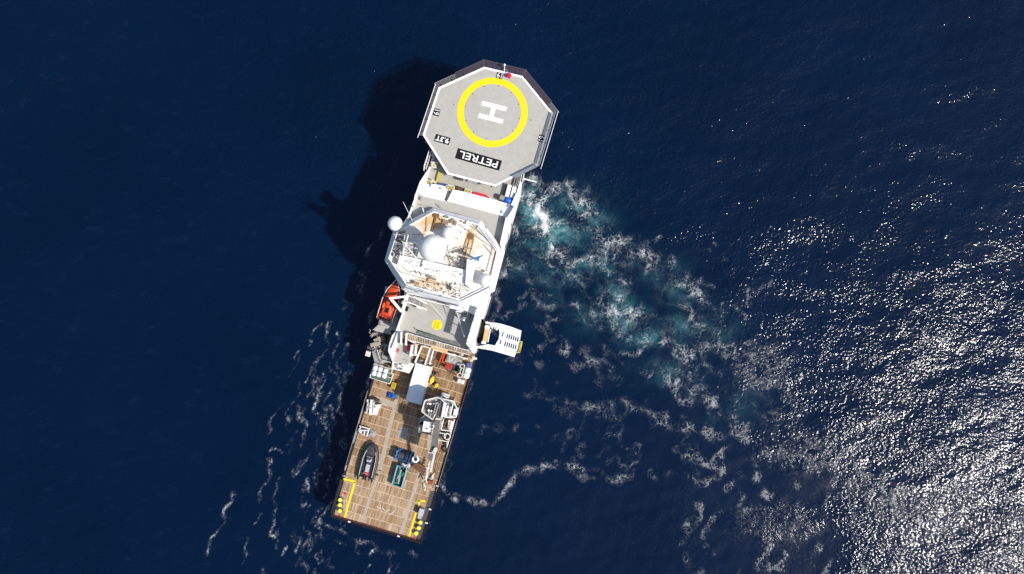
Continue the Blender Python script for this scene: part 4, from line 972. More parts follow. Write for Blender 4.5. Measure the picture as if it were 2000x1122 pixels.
b.build('whip_antenna', M['rail'], ship)
b = MB(); wb = {'d': [], 'b': []}
def rbox(m_, x, y, w_, l_, h_, rot=0): q = P(x, y, ZR+h_); m_.cbox((q.x, q.y, ZR+h_/2), (w_, l_, h_), .03, -PSI+rot)
for a in ((870, 434, .9, .6, .35), (882, 433, .5, .5, .4), (889, 436, .4, .7, .3), (884, 429, .5, .3, .2), (812, 553.5, .9, .42, .4), (807, 551, .4, .5, .3), (838, 541, .75, .25, .4), (846, 545, .9, .28, .3), (836, 546.5, .22, .5, .3), (838, 559, .25, .4, .3), (812, 570, .7, .2, .25),
          (909, 434, .28, .6, .3), (901, 432, .26, .26, .3), (944.5, 530, .3, .3, .4), (899, 495.5, .22, .22, .3), (864, 430, .3, .3, .2)): rbox(b, *a)
b.build('roof_box', mat('brown_weathered_metal', (.26, .19, .13), .7, dirt=.5, dcol=(.1, .06, .04), dscale=4), br)
b = MB(); rbox(b, 872, 423.5, .62, .34, .4); b.build('green_roof_locker', M['greenbox'], br)
b = MB(); q = P(919.5, 462.3, ZR+.15); b.cyl((q.x, q.y, ZR), .5, .2, 6); b.beam(P(851.5, 424, ZR+.14), P(843.5, 453, ZR+.14), .24, .26); rbox(b, 852, 421, .85, .5, .35, .3); b.beam(P(857, 426, ZR+.3), P(861.5, 431, ZR+.3), .1, .1); b.build('rust_and_mast_shade', mat('rust_shade_brown', (.17, .095, .04), .8, dirt=.5, dcol=(.08, .05, .03), dscale=4), br)  # dark strip puts the mast's shadow and rust into colour; hexagon is rust
b = MB(); q = P(878.5, 560, ZR+.7); b.prism(poly(c4, ((1030, 480), (1040, 482), (1072, 545), (1060, 582), (1040, 560)), ZR+.7), ZR+.5, ZR+.7); b.beam(P(*c4(643, 330), ZR+1.1), P(*c4(678, 390), ZR+1.1), .14, .14); b.prism(poly(c4, ((545, 70), (615, 80), (600, 130), (570, 125)), ZR+.08), ZR+.03, ZR+.08); b.build('dark_hatch', M['darkgrey'], br)
b = MB(); pip = [((1160, 385), (1600, 690)), ((1330, 375), (1665, 735)), ((1310, 400), (1600, 640), (1670, 740)), ((1345, 370), (1480, 470), (1640, 660)), ((1270, 560), (1210, 745)), ((1305, 560), (1250, 790)), ((1360, 575), (1300, 800)), ((1480, 640), (1590, 780)), ((1665, 745), (1590, 1060)), ((1645, 735), (1560, 1060)), ((1600, 690), (1520, 990)), ((1030, 655), (965, 880)), ((1000, 770), (1190, 930)), ((1045, 740), (1215, 750)), ((1290, 455), (1310, 520)), ((1390, 930), (1490, 990)), ((900, 900), (1020, 980)), ((750, 265), (740, 480)), ((570, 520), (730, 515)), ((1000, 760), (1060, 900), (1010, 930)), ((1180, 790), (1190, 880), (1150, 930), (1100, 900), (1080, 800))]
for pl_ in pip: b.path(PP(c3, pl_, ZR+.16), .045, n=5)
for pl_ in (((380, 330), (680, 420), (1290, 590)), ((560, 330), (740, 370), (1180, 480)), ((600, 440), (1010, 520), (1190, 600)), ((850, 560), (1190, 660)), ((430, 270), (530, 350), (560, 330)), ((1170, 500), (1300, 590)), ((250, 170), (420, 350)), ((470, 430), (560, 540)), ((1240, 120), (1215, 480)), ((400, 460), (500, 560))): b.path(PP(c4, pl_, ZR+.14), .04, n=5)
b.build('roof_pipe', mat('pipe_brown_grey', (.30, .25, .2), .6), br)
b = MB(); random.seed(21)
for k in range(60):
    x, y = random.uniform(795, 905), random.uniform(548, 584)
    if y < 548+(x-795)*.0+3 or y > 560+(x-800)*.24: continue
    rbox(b, x, y, random.uniform(.1, .6), random.uniform(.08, .3), random.uniform(.1, .5), random.uniform(-.5, .5))
for k in range(40):
    x, y = random.uniform(868, 912), random.uniform(484, 530); q = P(x, y, ZR+.5); a_ = random.uniform(0, 6.28)
    b.tube(q, q+Vector((math.cos(a_)*.9, math.sin(a_)*.7, random.uniform(-.3, .9))), random.uniform(.02, .05), n=4)
for k in range(26):
    x, y = random.uniform(866, 945), random.uniform(430, 536)
    rbox(b, x, y, random.uniform(.08, .3), random.uniform(.08, .3), random.uniform(.1, .4), random.uniform(-.5, .5))
for k in range(30):
    x, y = random.uniform(780, 905), 0; y = 500+(x-780)*.24+random.uniform(2, 16); q = P(x, y, ZR+1.4); b.cbox((q.x, q.y, ZR+1.38), (random.uniform(.1, .6), random.uniform(.08, .3), random.uniform(.08, .3)), .03, -PSI+random.uniform(-.4, .4))
for k in range(14):
    x = random.uniform(785, 890); y = 503+(x-780)*.24+random.uniform(0, 14); q = P(x, y, ZR+1.4); q2_ = P(x+random.uniform(6, 22), y+random.uniform(-2, 7), ZR+1.5); b.tube(q, q2_, .035, n=5)
rail(b, PP(c4, ((430, 560), (620, 600), (1180, 735)), ZR), 1.0, .03, 1.3); rail(b, PP(c3, ((850, 205), (1430, 350), (1660, 700)), ZR+.1), .9, .025, 1.4, (1,)); b.build('roof_fixture', M['ropewhite'], br)
b = MB(); random.seed(77)
for k in range(34):
    x, y = random.uniform(868, 912), random.uniform(486, 532); q = P(x, y, ZR+.4); a_ = random.uniform(-.9, .4); L_ = random.uniform(.4, 1.6)
    b.tube(q, q+Vector((math.cos(a_)*L_, math.sin(a_)*L_, random.uniform(-.1, .5))), random.uniform(.03, .055), n=4)
for k in range(26):
    x, y = random.uniform(800, 900), 0; y = 548+(x-800)*.2+random.uniform(0, 18); rbox(b, x, y, random.uniform(.1, .4), random.uniform(.06, .2), random.uniform(.1, .3), random.uniform(-.5, .5))
b.build('roof_cable', mat('grey_brown_cable', (.16, .14, .125), .6), br)

# ------------------------------------------------------------------ starboard side gantry, swung outboard
zg = 10.2
b = MB(); outer = poly(q1, ((440, 130), (620, 165), (860, 235), (1105, 330), (1065, 560), (935, 972), (690, 900), (380, 812), (250, 788), (272, 655), (462, 690), (500, 612), (545, 545), (572, 400), (560, 330), (582, 268), (440, 238)), zg)
hol = [poly(q1, ((650, 355), (676, 362), (642, 476), (612, 468)), zg), poly(q1, ((595, 545), (622, 552), (590, 668), (562, 660)), zg)]
for k in range(6):
    for bx, by in ((760, 398), (706, 588)):
        x, y = bx+51*k, by+17*k; hol.append(poly(q1, ((x, y), (x+29, y+7), (x-2, y+116), (x-32, y+106)), zg))
holed(b, outer, hol, zg-.35, zg); gan = b.build('side_gantry', M['clean'], ship)
b = MB(); b.prism(poly(q1, ((215, 108), (438, 130), (438, 238), (385, 285), (330, 178), (225, 150)), zg-.05), zg-.35, zg-.05); b.prism(poly(q1, ((10, 700), (150, 690), (270, 655), (248, 788), (130, 772), (10, 745)), zg-.05), zg-.35, zg-.05)
b.beam(P(*q1(440, 262), zg), P(*q1(580, 278), zg), .3, .2); b.build('gantry_arm', M['ropewhite'], gan)
b = MB(); b.beam(P(*q1(280, 230), zg-.2), P(*q1(215, 590), zg-.2), .72, .5); b.build('hoist_beam', M['tan'], gan)
b = MB(); b.cbox(P(*q1(275, 240), zg), (.8, .55, .7), .08, -PSI); b.cbox(P(*q1(185, 615), zg), (.7, .4, .6), .08, -PSI)
for p in ((270, 125), (500, 295), (155, 630), (105, 715)): q = P(*q1(*p), zg+.1); b.cyl((q.x, q.y, zg-.2), .16, .4, 10)
b.tube(P(*q1(345, 300), zg), P(*q1(285, 610), zg), .08); b.build('hoist_sheave', M['clean'], gan)
b = MB(); lattice(b, P(*q1(1030, 565), zg-.1), P(*q1(965, 865), zg-.1), P(*q1(1020, 865), zg-.1), P(*q1(1120, 600), zg-.1), 8, 4, .05)
b.path(PP(q1, ((1020, 570), (1120, 595), (1105, 700), (1060, 860), (970, 870)), zg+.3), .05); b.build('yellow_basket', mat('yellow_ladder', (.62, .52, .12), .6), gan)
b = MB(); b.prism(poly(q1, ((150, 40), (210, 90), (225, 150), (225, 600), (20, 640), (20, 500)), 7.0), ZA, 7.0); b.build('recess_shade', M['black'], ship)  # solid black block paints in the shade of the hull opening
b = MB()
for p0, p1 in (((250, 130), (160, 60)), ((200, 720), (30, 700))): b.tube(P(*q1(*p0), zg-.3), P(*q1(*p1), 6.0), .14, n=8)
b.build('gantry_ram', M['steel'], gan)
b = MB(); rail(b, PP(m4, ((800, 160), (880, 130)), zc-.2), .8, .03, 1)
for p in ((930, 350), (980, 385), (880, 430), (920, 400), (700, 380), (650, 300)):
    q = P(*m4(*p), 6.4); b.cbox((q.x, q.y, 6.2), (.45, .35, .4), .05, -PSI+.4)
b.tube(P(*m4(740, 70), 8.4), P(*m4(820, 300), 8.4), .05); b.tube(P(*m4(780, 70), 8.4), P(*m4(880, 300), 8.4), .05); b.build('corner_fitting', M['ropewhite'], ship)
# windows along both sides of the house
b = MB()
for v_ in [40.5+1.6*i for i in range(8)]:
    for z_ in (8.2, 10.8):
        for sgn in (1, -1):
            u_ = 7.2 if sgn > 0 else -(7.2+.4*min(1, max(0, (v_-42)/7)))
            b.box(S(u_*1.0+sgn*.0, v_, z_), (.12, .62, .62), -PSI)
b.build('side_window', M['glass'], ship)

# ------------------------------------------------------------------ things standing on the ship
def at(c, x, y, z): return P(*c(x, y), z)
def loft_hull(mb, L_, W_, D, z0=0.0, bowp=2.2, full_=.5):
    rows = []; n = 12
    for k in range(n+1):
        t = k/n; wdt = W_/2*(1-max(0, (t-full_)/(1-full_))**bowp)*(.92+.08*min(1, t*4)); wdt = max(wdt, .03); y = -L_/2+L_*t; lift = .35*D*max(0, t-.6)/.4
        rows += [(-wdt, y, z0+D+lift*.5), (-wdt*.96, y, z0+D*.55+lift*.6), (-wdt*.6, y, z0+D*.15+lift), (0, y, z0+lift), (wdt*.6, y, z0+D*.15+lift), (wdt*.96, y, z0+D*.55+lift*.6), (wdt, y, z0+D+lift*.5)]
    mb.grid(rows, n+1, 7); mb.flat(rows[:7]); return mb
# orange rescue boat in its davit
lp = P(765.5, 588, 7.2); lb = thing('rescue_boat', 'orange rescue boat with orange canvas over its bow, under the white davit', 'boat', lp, R(-1.5)); T = WM[lb.name]
b = MB(T); loft_hull(b, 6.7, 2.55, 1.15, .25, 2.0, .45); b.build('hull', M['orange2'], lb, smooth=True)
b = MB(T); rows = []
for k in range(7):
    t = k/6; y = .45+t*1.9; w_ = 1.08*(1-.42*t**1.6)
    for j in range(7): a = math.pi*j/6; rows.append((-w_*math.cos(a), y, 1.35+.42*math.sin(a)*(1-.5*t)+.1*t))
b.grid(rows, 7, 7); b.flat([(x, y, z) for x, y, z in rows[:7]]); b.flat(rows[-7:]); b.build('canopy', M['orange'], lb, smooth=True)
b = MB(T); b.box((0, -1.2, 1.22), (2.0, 3.0, .06)); b.box((0, 2.6, 1.42), (.9, .5, .05)); b.build('inner_deck', M['redbin'], lb)
b = MB(T); b.cbox((0, -1.55, 1.45), (1.55, 1.7, .45), .15); b.ball((-.25, -.35, 1.6), .42, 10); b.cbox((.75, -1.0, 1.5), (.35, .9, .5), .1); b.cbox((-.8, -1.0, 1.5), (.3, .9, .5), .1); b.build('engine_cover', M['orange'], lb, smooth=True, split=False)
b = MB(T); b.box((-.05, -1.6, 1.69), (.6, .8, .03)); b.cbox((0, -3.15, 1.3), (.6, .5, .9), .08); b.build('hatch', M['black'], lb)
b = MB(T); b.path([(-1.0, -2.4, 1.6), (-1.05, -3.2, 1.9), (1.05, -3.2, 1.9), (1.0, -2.4, 1.6)], .05); b.path([(-.5, -2.6, 1.4), (-.35, -3.4, 1.2), (.35, -3.4, 1.2), (.6, -2.7, 1.4)], .06); b.build('stern_frame', M['darkgrey'], lb)
b = MB(T); b.path([(-1.25, -3.2, 1.45), (-1.3, 0, 1.5), (-1.05, 1.5, 1.55), (-.1, 3.35, 1.7)], .07); b.path([(1.25, -3.2, 1.45), (1.3, 0, 1.5), (1.05, 1.5, 1.55), (.1, 3.35, 1.7)], .07); b.build('gunwale_fender', M['ropewhite'], lb)
dv = thing('boat_davit', 'white triangular davit reaching over the orange rescue boat', 'davit', P(790, 592, 7.0))
b = MB(); zt = 10.6; b.beam(at(c4, 265, 682, zt), at(c4, 500, 655, zt-.2), .32, .3); b.beam(at(c4, 290, 690, zt), at(c4, 425, 850, zt-.4), .42, .35); b.build('arm', M['white'], dv, split=False)
b = MB(); q0, q1_ = at(c4, 500, 640, zt-.3), at(c4, 440, 850, zt-.3); b.beam(q0, q1_, .5, .4)
for q in (q0, q1_): b.beam(q, (q.x, q.y, 7.0), .4, .4)
b.build('post', M['white'], dv, split=False)
b = MB(); q = at(c4, 455, 740, 8.8); b.tube(q-U*.45, q+U*.45, .3, n=12); b.cbox((q.x, q.y-.9, 8.4), (.7, .6, .8), .1); b.build('winch', M['ropewhite'], dv, smooth=True)
b = MB(); q = at(c4, 480, 610, 8.2); b.cbox((q.x, q.y, 8.0), (.7, .5, .5), .05, -PSI); b.build('control_box', M['black'], dv)
for px_, py_, nm, lab_, m_, cat_ in ((781, 618, 'drum', 'violet-blue drum standing on the boat deck beside the rescue boat', M['bluedrum'], 'drum'),):
    p = P(px_, py_, 7.9); d_ = thing(nm, lab_, cat_, (p.x, p.y, 7.0)); T = WM[d_.name]
    b = MB(T); b.lathe((0, 0, 0), [(.44, 0), (.46, .05), (.44, .3), (.46, .32), (.44, .34), (.44, .6), (.46, .62), (.44, .64), (.44, .88), (.46, .9)], 20); b.build('shell', m_, d_, smooth=True); b = MB(T); b.cyl((0, 0, .88), .40, .035, 20); b.cyl((.2, .1, .9), .06, .05, 8); b.build('lid', m_, d_)
b = MB(); b.beam(P(*m2(720, 240), 7.2), P(*m2(660, 540), 7.2), .55, .25); b.build('pipe_tray', M['tan'], ship)

# heap of old rope and netting over the port side
hp_ = at(q2, 500, 400, 5.6); hn = thing('rope_heap', 'big heap of brown netting and rope hanging over the port side', 'rope heap', (hp_.x, hp_.y, 5.2)); T = WM[hn.name]
ol = [at(q2, *p, 6) for p in ((270, 210), (330, 120), (480, 110), (720, 190), (790, 200), (640, 670), (480, 610), (220, 500), (240, 400), (380, 330), (400, 250))]
from mathutils import noise as mn
from mathutils.geometry import intersect_point_tri_2d
def inside_poly(x, y, pg):
    c_ = False; j = len(pg)-1
    for i in range(len(pg)):
        if (pg[i][1] > y) != (pg[j][1] > y) and x < (pg[j][0]-pg[i][0])*(y-pg[i][1])/(pg[j][1]-pg[i][1])+pg[i][0]: c_ = not c_
        j = i
    return c_
def edge_d(x, y, pg):
    return min((Vector((x, y))-Vector(p)).length if False else seg_d(x, y, pg[i-1], pg[i]) for i, p in enumerate(pg))
def seg_d(x, y, a, b_):
    dx, dy = b_[0]-a[0], b_[1]-a[1]; t = max(0, min(1, ((x-a[0])*dx+(y-a[1])*dy)/(dx*dx+dy*dy+1e-9))); return math.hypot(x-a[0]-t*dx, y-a[1]-t*dy)
def mound(pg, z0, h_, step=.09, freq=1.6, rough_=.5):
    xs = [p[0] for p in pg]; ys = [p[1] for p in pg]; x0, y0 = min(xs), min(ys); nx_ = int((max(xs)-x0)/step)+2; ny_ = int((max(ys)-y0)/step)+2; idx = {}; vs = []; fs = []
    for j in range(ny_):
        for i in range(nx_):
            x, y = x0+i*step, y0+j*step
            if inside_poly(x, y, pg):
                e = min(1, edge_d(x, y, pg)/.45); nz = mn.fractal(Vector((x*freq, y*freq*.6, 1.7)), 1, 2, 5); rd = 1-abs(mn.noise(Vector((x*1.1+3, y*2.4-x*1.5, 0)))*2)
                idx[(i, j)] = len(vs); vs.append((x, y, z0+h_*(e**.5)*(.45+.5*nz*rough_+.45*rd)))
    for (i, j), k in idx.items():
        q = [(i, j), (i+1, j), (i+1, j+1), (i, j+1)]
        if all(t in idx for t in q): fs.append(tuple(idx[t] for t in q))
    return vs, fs
vs, fs = mound(XY(ol), 4.9, 1.7, .1, 1.3, .9); b = MB(); b.add(vs, fs); b.build('netting', M['brownheap'], hn, smooth=True, split=False)
b = MB(); random.seed(5)
for k in range(26):
    x, y = random.uniform(300, 640), random.uniform(180, 600); p = at(q2, x, y, 6.3); pts_ = []; a_ = random.uniform(-.5, 1.2)
    for s_ in range(7): pts_.append(p+Vector((s_*.22*math.cos(a_), s_*.22*math.sin(a_), .12*math.sin(s_*1.7+k)+random.uniform(-.05, .3)))); a_ += random.uniform(-.7, .7)
    b.path(pts_, .035, n=5)
b.build('loose_rope', M['ropewhite'], hn, split=False)
b = MB(); q = at(q2, 400, 160, 6.6); b.add([tuple(at(q2, *p, z)) for p, z in (((270, 215), 6.2), (340, 130) and ((340, 130), 6.4), ((490, 130), 6.7), ((480, 180), 6.9), ((330, 225), 6.5))]+[tuple(at(q2, *p, 6.0)) for p in ((270, 215), (340, 130), (490, 130), (480, 180), (330, 225))], [(0, 1, 2, 3, 4), (9, 8, 7, 6, 5), (0, 5, 6, 1), (1, 6, 7, 2), (2, 7, 8, 3), (3, 8, 9, 4), (4, 9, 5, 0)])
b.beam(at(q2, 530, 250, 6.9), at(q2, 390, 335, 6.5), .5, .14); b.beam(at(q2, 300, 440, 6.7), at(q2, 540, 380, 6.9), .6, .12); b.build('canvas_flap', mat('dirty_canvas', (.40, .33, .26), .8, dirt=.6, dcol=(.2, .13, .08), dscale=2), hn)
b = MB(); b.beam(at(q2, 790, 210, 6.3), at(q2, 650, 660, 6.3), .5, .2); b.beam(at(q2, 225, 480, 6.2), at(q2, 640, 650, 6.2), .5, .2); b.beam(at(q2, 380, 95, 6.5), at(q2, 790, 190, 6.5), .2, .2); b.build('frame', M['darkgrey'], hn)
p = at(q2, 230, 640, 6.0); fb = thing('fender_box', 'cream box hung outboard at the outermost port corner', 'box', (p.x, p.y, 5.3), 0); b = MB(WM[fb.name]); b.cbox((0, 0, .4), (.75, .85, .8), .06); b.build('shell', M['ropewhite'], fb); b = MB(WM[fb.name]); b.beam((0, .3, .2), (1.4, .5, .4), .12, .12); b.ball((-.35, 1.0, .6), .14, 8); b.build('bracket', M['steel'], fb)

# red gear on the small grey deck
p = at(m3, 548, 545, 8.3); rl = thing('red_locker', 'bright red square locker beside the slatted walkway', 'locker', (p.x, p.y, 7.6), 0); T = WM[rl.name]
b = MB(T); b.cbox((0, 0, .35), (.82, 1.0, .7), .06); b.build('shell', M['red'], rl); b = MB(T); b.cbox((0, 0, .75), (.86, 1.04, .09), .03); b.cbox((.05, -.05, .81), (.4, .45, .05), .02); b.build('lid', mat('red_lid', (.58, .02, .045), .4, dirt=.5, dcol=(.75, .45, .45), dscale=2), rl); b = MB(T); b.tube((-.2, -.53, .5), (.2, -.53, .5), .03); b.build('handle', M['steel'], rl)
p = at(m3, 222, 630, 8.3); rv = thing('hose_reel', 'small round red hose reel near the port side wall', 'hose reel', (p.x, p.y, 7.6)); T = WM[rv.name]
b = MB(T); b.torus((0, 0, .6), .26, .07); b.cyl((0, 0, .5), .1, .2, 12); b.build('reel', M['red'], rv, smooth=True, split=False); b = MB(T); b.cyl((0, 0, 0), .08, .55, 10); b.build('stand', M['red'], rv)

# white container
p = P(816.8, 750.3, 7.5); ct = thing('shipping_container', 'long white shipping container in the middle of the deck', 'container', (p.x, p.y, ZA+.1), R(.7)); T = WM[ct.name]
b = MB(T); b.box((0, 0, 1.4), (2.36, 5.94, 2.3)); 
for k in range(36):
    y = -2.85+k*5.7/35
    for s_ in (-1, 1): b.box((s_*1.19, y, 1.4), (.05, .08, 2.2))
b.build('side_wall', M['white'], ct, split=False)
b = MB(T)
for k in range(27): b.box((0, -2.8+k*5.6/26, 2.565), (2.2, .1, .03))
b.box((0, 0, 2.545), (2.4, 5.98, .03)); b.build('roof', M['clean'], ct, split=False)
b = MB(T)
for sx in (-1, 1):
    for sy in (-1, 1): b.box((sx*1.2, sy*2.98, 1.3), (.16, .16, 2.6))
    b.box((sx*1.2, 0, 2.56), (.12, 5.8, .12)); b.box((sx*1.2, 0, .1), (.12, 5.8, .16))
for sy in (-1, 1): b.box((0, sy*2.98, 2.56), (2.3, .12, .12)); b.box((0, sy*2.98, .1), (2.3, .12, .16))
b.build('corner_frame', M['white'], ct, split=False)
b = MB(T); b.box((-.58, -3.03, 1.3), (1.1, .05, 2.2)); b.box((.58, -3.03, 1.3), (1.1, .05, 2.2)); b.build('door', M['white'], ct); b = MB(T)
for x in (-.85, -.3, .3, .85): b.tube((x, -3.08, .2), (x, -3.08, 2.4), .025)
b.build('lock_rod', M['steel'], ct, split=False)
p = at(m3, 840, 935, 6.2); sb = thing('deck_box', 'small white box standing at the head of the white container', 'box', (p.x, p.y, ZA+.06)); b = MB(WM[sb.name]); b.cbox((0, 0, .45), (.62, .42, .9), .05); b.build('shell', M['clean'], sb); b = MB(WM[sb.name]); b.cbox((0, 0, .93), (.66, .46, .06), .02); b.build('lid', M['white'], sb)

# crates, bins and stores on the starboard side, forward
def crate(nm, lab_, cat_, c_, x, y, w_, l_, h_, m_, rot=0, z0=ZA+.06, open_=False, grp=None, lm=None):
    p = at(c_, x, y, z0+h_); o = thing(nm, lab_, cat_, (p.x, p.y, z0), rot, grp); T = WM[o.name]
    if open_:
        b = MB(T); t_ = .06
        for sx in (-1, 1): b.box((sx*(w_-t_)/2, 0, h_/2), (t_, l_, h_))
        for sy in (-1, 1): b.box((0, sy*(l_-t_)/2, h_/2), (w_-2*t_, t_, h_*.98))
        b.box((0, 0, .04), (w_-2*t_, l_-2*t_, .08)); b.build('shell', m_, o, split=False)
        b = MB(T)
        for sx in (-1, 1): b.box((sx*w_/2, 0, h_), (.07, l_+.06, .07))
        for sy in (-1, 1): b.box((0, sy*l_/2, h_), (w_-.06, .07, .07))
        b.build('rim', lm or m_, o, split=False)
    else:
        b = MB(T); b.cbox((0, 0, h_/2), (w_, l_, h_), .05)
        for k in range(5): b.box((-w_/2+w_*(k+.5)/5, 0, h_*.48), (.05, l_+.05, h_*.8))
        b.build('shell', m_, o, split=False); b = MB(T); b.cbox((0, 0, h_+.02), (w_+.05, l_+.05, .08), .03); b.box((0, 0, h_+.075), (w_*.6, l_*.1, .04)); b.build('lid', lm or m_, o, split=False)
    return o
oc = crate('cargo_basket', 'bright orange open cargo basket next to the grey tarpaulin', 'basket', m4, 212, 350, .85, 1.75, 1.0, mat('orange_steel', (.62, .12, .02), .5, dirt=.4, dcol=(.3, .06, .02), dscale=2), R(-2), open_=True)
b = MB(WM[oc.name]); b.cbox((0, .1, .55), (.6, 1.2, .7), .1); b.cbox((.05, -.6, .5), (.5, .4, .7), .08); b.build('load', M['orange'], oc)
p = at(m4, 450, 400, ZA+1.5); tp = thing('tarpaulin_stack', 'stack of stores under a large grey tarpaulin below the walkway', 'covered stack', (p.x, p.y, ZA+.06)); pg = XY([at(m4, *q, ZA+1.4) for q in ((305, 265), (440, 280), (520, 340), (650, 420), (600, 560), (235, 460))])
b = MB(); b.prism(pg, ZA+.06, ZA+1.35); b.build('stores', M['midgrey'], tp); vs, fs = mound(XY([(p[0], p[1]) for p in offset(pg, .08)]), ZA+1.25, .35, .12, .8, .5); b = MB(); b.add(vs, fs); b.build('tarpaulin', mat('light_grey_tarp', (.36, .35, .33), .6, var=.12, vscale=1.2), tp, smooth=True, split=False)
crate('bin', 'dark red bin between the grey tarpaulin and the dark green bin', 'bin', m4, 335, 570, 1.15, .85, 1.0, M['redbin'], lm=M['redbin'])
crate('bin', 'dark green bin under the white pipe frame', 'bin', m4, 500, 610, 1.15, .95, .9, M['greendk'], open_=True)
crate('bin', 'blue bin at the starboard rail, forward of the white life raft', 'bin', m4, 815, 545, .62, .7, .9, mat('royal_blue_plastic', (.06, .11, .34), .5), R(8))
p = at(m4, 640, 690, 6.6); lf = thing('pipe_frame', 'narrow rounded white pipe frame beside the life raft capsule', 'frame', (p.x, p.y, ZA+.06)); b = MB()
def rrect(c_, pts_, z_): return [at(c_, *q, z_) for q in pts_]
b.path(rrect(m4, ((620, 530), (690, 520), (715, 560), (640, 850), (540, 830), (540, 770), (600, 730), (640, 610), (600, 590)), 6.9), .085, closed=True); b.build('loop', M['ropewhite'], lf, split=False)
b = MB()
for q in ((620, 530), (715, 560), (640, 850), (540, 830)): w_ = at(m4, *q, 6.9); b.tube((w_.x, w_.y, ZA+.06), w_, .06)
b.path(rrect(m4, ((600, 600), (690, 620)), 6.9), .06); b.path(rrect(m4, ((570, 740), (650, 760)), 6.9), .06); b.build('leg', M['ropewhite'], lf)
p = at(m4, 765, 740, 6.3); lr = thing('life_raft', 'large rounded white life raft capsule on the starboard rail', 'life raft', (p.x, p.y, ZA+.5), R(-2)); T = WM[lr.name]
b = MB(T)
for sy in (-.42, .42):
    rows = []
    for k in range(9):
        t = k/8; rr_ = .52*(1-abs(2*t-1)**5*.35); y = sy-.45+.9*t
        for j in range(16): a = 2*math.pi*j/16; rows.append((rr_*1.05*math.cos(a), y, .55+rr_*math.sin(a)))
    rows2 = []
    for k in range(9): rows2 += rows[k*16:(k+1)*16]+[rows[k*16]]
    b.grid(rows2, 9, 17); b.flat(rows[:16]); b.flat(rows[-16:])
b.build('capsule', M['clean'], lr, smooth=True, split=False); b = MB(T); 
for y in (-.6, .6): b.box((0, y, .03), (1.0, .12, .14))
b.box((0, 0, .55), (1.16, .05, 1.08)); b.build('cradle', M['midgrey'], lr, split=False)
for k, (x, y) in enumerate(((575, 925), (660, 950))):
    p = at(m4, x, y, 5.7); o = thing('fluid_tank', ('white square tank inboard of its twin, aft of the life raft', 'white square tank nearest the starboard rail, aft of the life raft')[k], 'tank', (p.x, p.y, ZA+.06), 0, 'white square tanks by the starboard rail'); T = WM[o.name]
    b = MB(T); b.cbox((0, 0, .5), (.56, .62, 1.0), .08); b.build('shell', M['white'], o); b = MB(T); b.cyl((0, 0, 1.0), .12, .08, 12); b.build('cap', M['ropewhite'], o)

# yellow pumps beside the container
for k, (x, y, w_, l_, lab_) in enumerate(((1075, 300, .62, 1.25, 'larger yellow pump unit right beside the white container'), (1138, 372, .55, .75, 'smaller yellow pump unit, farther from the white container'))):
    p = at(c6, x, y, 5.7); o = thing('pump_unit', lab_, 'pump', (p.x, p.y, ZA+.06), R(-4 if k else 0), 'yellow pump units by the container'); T = WM[o.name]
    b = MB(T); b.cbox((0, -.05, .55), (w_, l_*.55, .8), .1); b.tube((-w_*.1, -l_/2, .7), (w_*.1, l_/2, .7), w_*.32, n=14); b.build('casing', M['yellow2'], o, smooth=True, split=False)
    b = MB(T); b.box((0, 0, .06), (w_+.12, l_+.1, .1)); b.build('skid', M['darkgrey'], o)
    b = MB(T); b.tube((w_*.2, l_*.4, .8), (w_*.3, l_*.4, 1.15), .08, n=8); b.tube((-w_*.3, -l_*.5, .7), (-w_*.35, -l_*.62, .9), .09, n=8); b.build('pipe_stub', M['yellow2'], o)
p = at(c6, 1105, 205, 5.2); o = thing('hose_coil', 'small dark coil of hose forward of the yellow pumps', 'hose', (p.x, p.y, ZA+.06)); b = MB(WM[o.name])
for k in range(4): b.torus((.03*k, .02*k, .08+.1*k), .28-.03*k, .06)
b.build('coil', M['rubber'], o, smooth=True, split=False); b = MB(WM[o.name]); b.path([(.2, .1, .1), (.5, .3, .1), (.7, .1, .1)], .05); b.build('loose_end', M['rubber'], o)

# port side: drum rack, striped locker, blue bundle, winches
sk = at(k4, 780, 440, 6.3); rk = thing('drum_rack', 'green grated rack with white rails that carries six white drums', 'rack', (sk.x, sk.y, ZA+.06)); zt = 5.9
b = MB(); b.prism(poly(k4, ((575, 165), (1075, 310), (1000, 690), (455, 520)), zt), zt-.25, zt); b.build('platform', M['greendeck'], rk)
b = MB(); b.path(PP(k4, ((580, 175), (870, 250), (1070, 300), (1040, 400), (1100, 430), (1000, 700), (960, 690), (455, 520), (575, 165)), zt+.1), .09, n=6)
rail(b, PP(k4, ((455, 520), (975, 680)), zt), .55, .05, 1.1, (1.0,)); rail(b, PP(k4, ((580, 170), (860, 240)), zt), .9, .04, .8, (1.0, .5)); b.path(PP(k4, ((930, 510), (1050, 540), (1085, 440), (960, 400)), zt+.3), .07); b.build('rail', M['ropewhite'], rk, split=False)
b = MB()
for q in ((600, 200), (500, 500), (970, 660), (1040, 330)): w_ = at(k4, *q, zt); b.tube((w_.x, w_.y, ZA), (w_.x, w_.y, zt-.2), .1)
b.build('leg', M['midgrey'], rk)
dn = None; dl = ('outer column, forward', 'outer column, aft', 'middle column, forward', 'middle column, aft', 'inner column, forward', 'inner column, aft')
